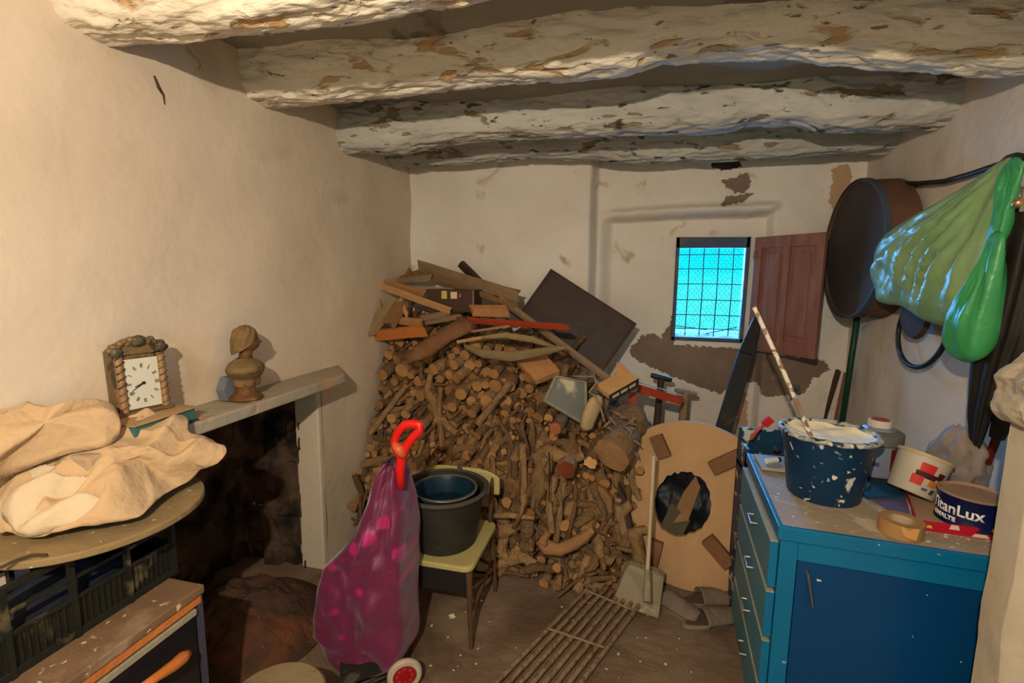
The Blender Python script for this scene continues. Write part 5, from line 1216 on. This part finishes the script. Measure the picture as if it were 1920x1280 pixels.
for k in range(12):
    a = 2*math.pi*k/12; rx, rz = .042, .060; c = V((rx*math.sin(a), -.0105, zc_+rz*math.cos(a))); m = MB()
    d = V((math.sin(a), 0, math.cos(a))); s_ = V((d.z, 0, -d.x))
    nb_ = {0: 2, 1: 1, 2: 2, 3: 3, 4: 2, 5: 1, 6: 2, 7: 2, 8: 3, 9: 2, 10: 1, 11: 2}[k]
    for j in range(nb_):
        o_ = s_*((j-(nb_-1)/2)*.0042); m.bar(c-d*.007+o_, c+d*.007+o_, .0018, .0008, s_)
    lpart(dial, 'numeral', m, ink)
for ang, ln, wd in ((238, .040, .0042), (250, .028, .005)):
    a = R(ang); d = V((math.sin(a), 0, math.cos(a))); c = V((0, -.0125, zc_)); m = MB(); m.bar(c-d*.006, c+d*ln, wd, .001, V((d.z, 0, -d.x)), taper=.4); lpart(dial, 'clock_hand', m, ink)
lpart(dial, 'hand_boss', MB().tube([V((0, -.010, zc_)), V((0, -.0145, zc_))], .005, 12), ink)
# bust
BU = Matrix.Translation(V((-1.585, 1.685, MZ))) @ Matrix.Rotation(R(38), 4, 'Z')
bu = empty('bust', (0,0,0), 'small brown clay bust of a child\'s head on the mantel', 'sculpture', mat=BU)
# local: +x = direction of the face (to the right in the picture), -y to the viewer
clay = M('brown_clay', '6a4526', '593818', 9, .6, .35, 30, c3='8f7448', c3s=7, c3t=.60, c3w=.08)
dustclay = M('dusty_clay', '7f6540', '6c5230', 9, .75, .4, 30, c3='4f3014', c3s=6, c3t=.58, c3w=.08)
m = MB(); m.lathe([(0, 0), (.062, 0), (.066, .006), (.062, .016), (.048, .024), (.040, .036), (.038, .055), (.042, .07)], (0,0,0), 40)
lpart(bu, 'socle', m, clay, smooth=True, angle=50)
def torso(u, v):
    a = 2*math.pi*v; prof = [(.0, .042, .040), (.25, .052, .044), (.42, .078, .054), (.6, .102, .060), (.74, .104, .056), (.86, .072, .046), (.94, .038, .034), (1, .026, .026)]
    for (t0, a0, b0), (t1, a1, b1) in zip(prof, prof[1:]):
        if u <= t1+1e-9: f = (u-t0)/(t1-t0); rx, ry = a0+(a1-a0)*f, b0+(b1-b0)*f; break
    rx *= .95; ry *= 1.24; z = .06+.118*u; k = 1+.05*noise.noise(V((math.cos(a)*2, math.sin(a)*2, u*5)))+.04*math.sin(a*5+u*9)*(1-u)
    return V((math.cos(a)*ry*k+.004, math.sin(a)*rx*k, z))
lpart(bu, 'draped_shoulders', MB().grid(torso, 30, 48), dustclay, smooth=True)
m = MB(); m.tube([(.006, 0, .165), (.010, 0, .195), (.012, 0, .215)], [.028, .024, .026], 20); lpart(bu, 'neck', m, clay, smooth=True)
def head(u, v):
    ph = math.pi*u; th = 2*math.pi*v; d = V((math.sin(ph)*math.cos(th), math.sin(ph)*math.sin(th), math.cos(ph)))
    r = V((.047, .042, .054)); p = V((d.x*r.x, d.y*r.y, d.z*r.z))
    if d.x > 0:
        p.x += .004*math.exp(-((d.z+.55)/.25)**2)*math.exp(-(d.y/.5)**2)            # chin
        p.x += .013*math.exp(-((d.z+.10)/.14)**2)*math.exp(-(d.y/.16)**2)*d.x       # nose
        p.x += .004*math.exp(-((d.z+.42)/.07)**2)*math.exp(-(d.y/.25)**2)           # lips
        for s in (-1, 1): p.x -= .006*math.exp(-((d.z-.08)/.12)**2)*math.exp(-((d.y-s*.36)/.16)**2)   # eye sockets
        for s in (-1, 1): p.x += .004*math.exp(-((d.z+.25)/.2)**2)*math.exp(-((d.y-s*.5)/.25)**2)     # cheeks
    if d.z < -.2: p.y *= 1+.25*(d.z+.2)
    return p+V((.014, 0, .252))
hd = lpart(bu, 'head', MB().grid(head, 40, 56), clay, smooth=True)
def hair(u, v):
    ph = math.pi*.62*u; th = 2*math.pi*v; d = V((math.sin(ph)*math.cos(th), math.sin(ph)*math.sin(th), math.cos(ph)))
    k = 1.10+.05*math.sin(th*9+ph*6)+.07*noise.noise(d*4)
    ex = max(0, d.x)*smooth(.25, 1, u)*1.0; k *= 1-.22*ex
    dz = -.030*smooth(.55, 1, u)*max(0, -d.x+.35)
    return V((d.x*.050*k, d.y*.046*k, d.z*.056*k+dz))+V((.010, 0, .254))
lpart(hd, 'hair', MB().grid(hair, 30, 60), dustclay, smooth=True)
for s in (-1, 1): lpart(hd, 'ear', MB().ball((.010, s*.043, .248), (.008, .005, .012), n=10, m=8), clay, smooth=True)
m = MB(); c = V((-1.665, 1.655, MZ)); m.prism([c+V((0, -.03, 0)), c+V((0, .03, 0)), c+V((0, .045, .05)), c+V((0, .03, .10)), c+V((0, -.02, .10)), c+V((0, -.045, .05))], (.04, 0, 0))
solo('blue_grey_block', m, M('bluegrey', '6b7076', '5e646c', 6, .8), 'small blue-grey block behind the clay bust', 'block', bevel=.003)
# plaster crumbs on the floor
random.seed(21)
for k in range(38):
    px = random.uniform(770, 1340); py = random.uniform(1120, 1278); p = AZ(0.004, px, py); s = random.uniform(.003, .008)
    m = MB(); m.ball(p+V((0, 0, s*.4)), (s, s*random.uniform(.6, 1.2), s*.5), n=6, m=4, nz=.5)
    solo('plaster_crumb', m, M('crumb', 'c9b896', 'b8a682', 9), 'tiny pale crumb of plaster on the floor', 'crumb', 'plaster crumbs scattered on the floor')
m = MB(); m.ball(AZ(.012, 848, 1155), (.018, .012, .012), n=10, m=6, nz=.5); solo('plaster_lump', m, M('crumb2', 'd8c8a4', 'c8b890', 9), 'pale plaster lump on the floor in front of the chair', 'crumb')
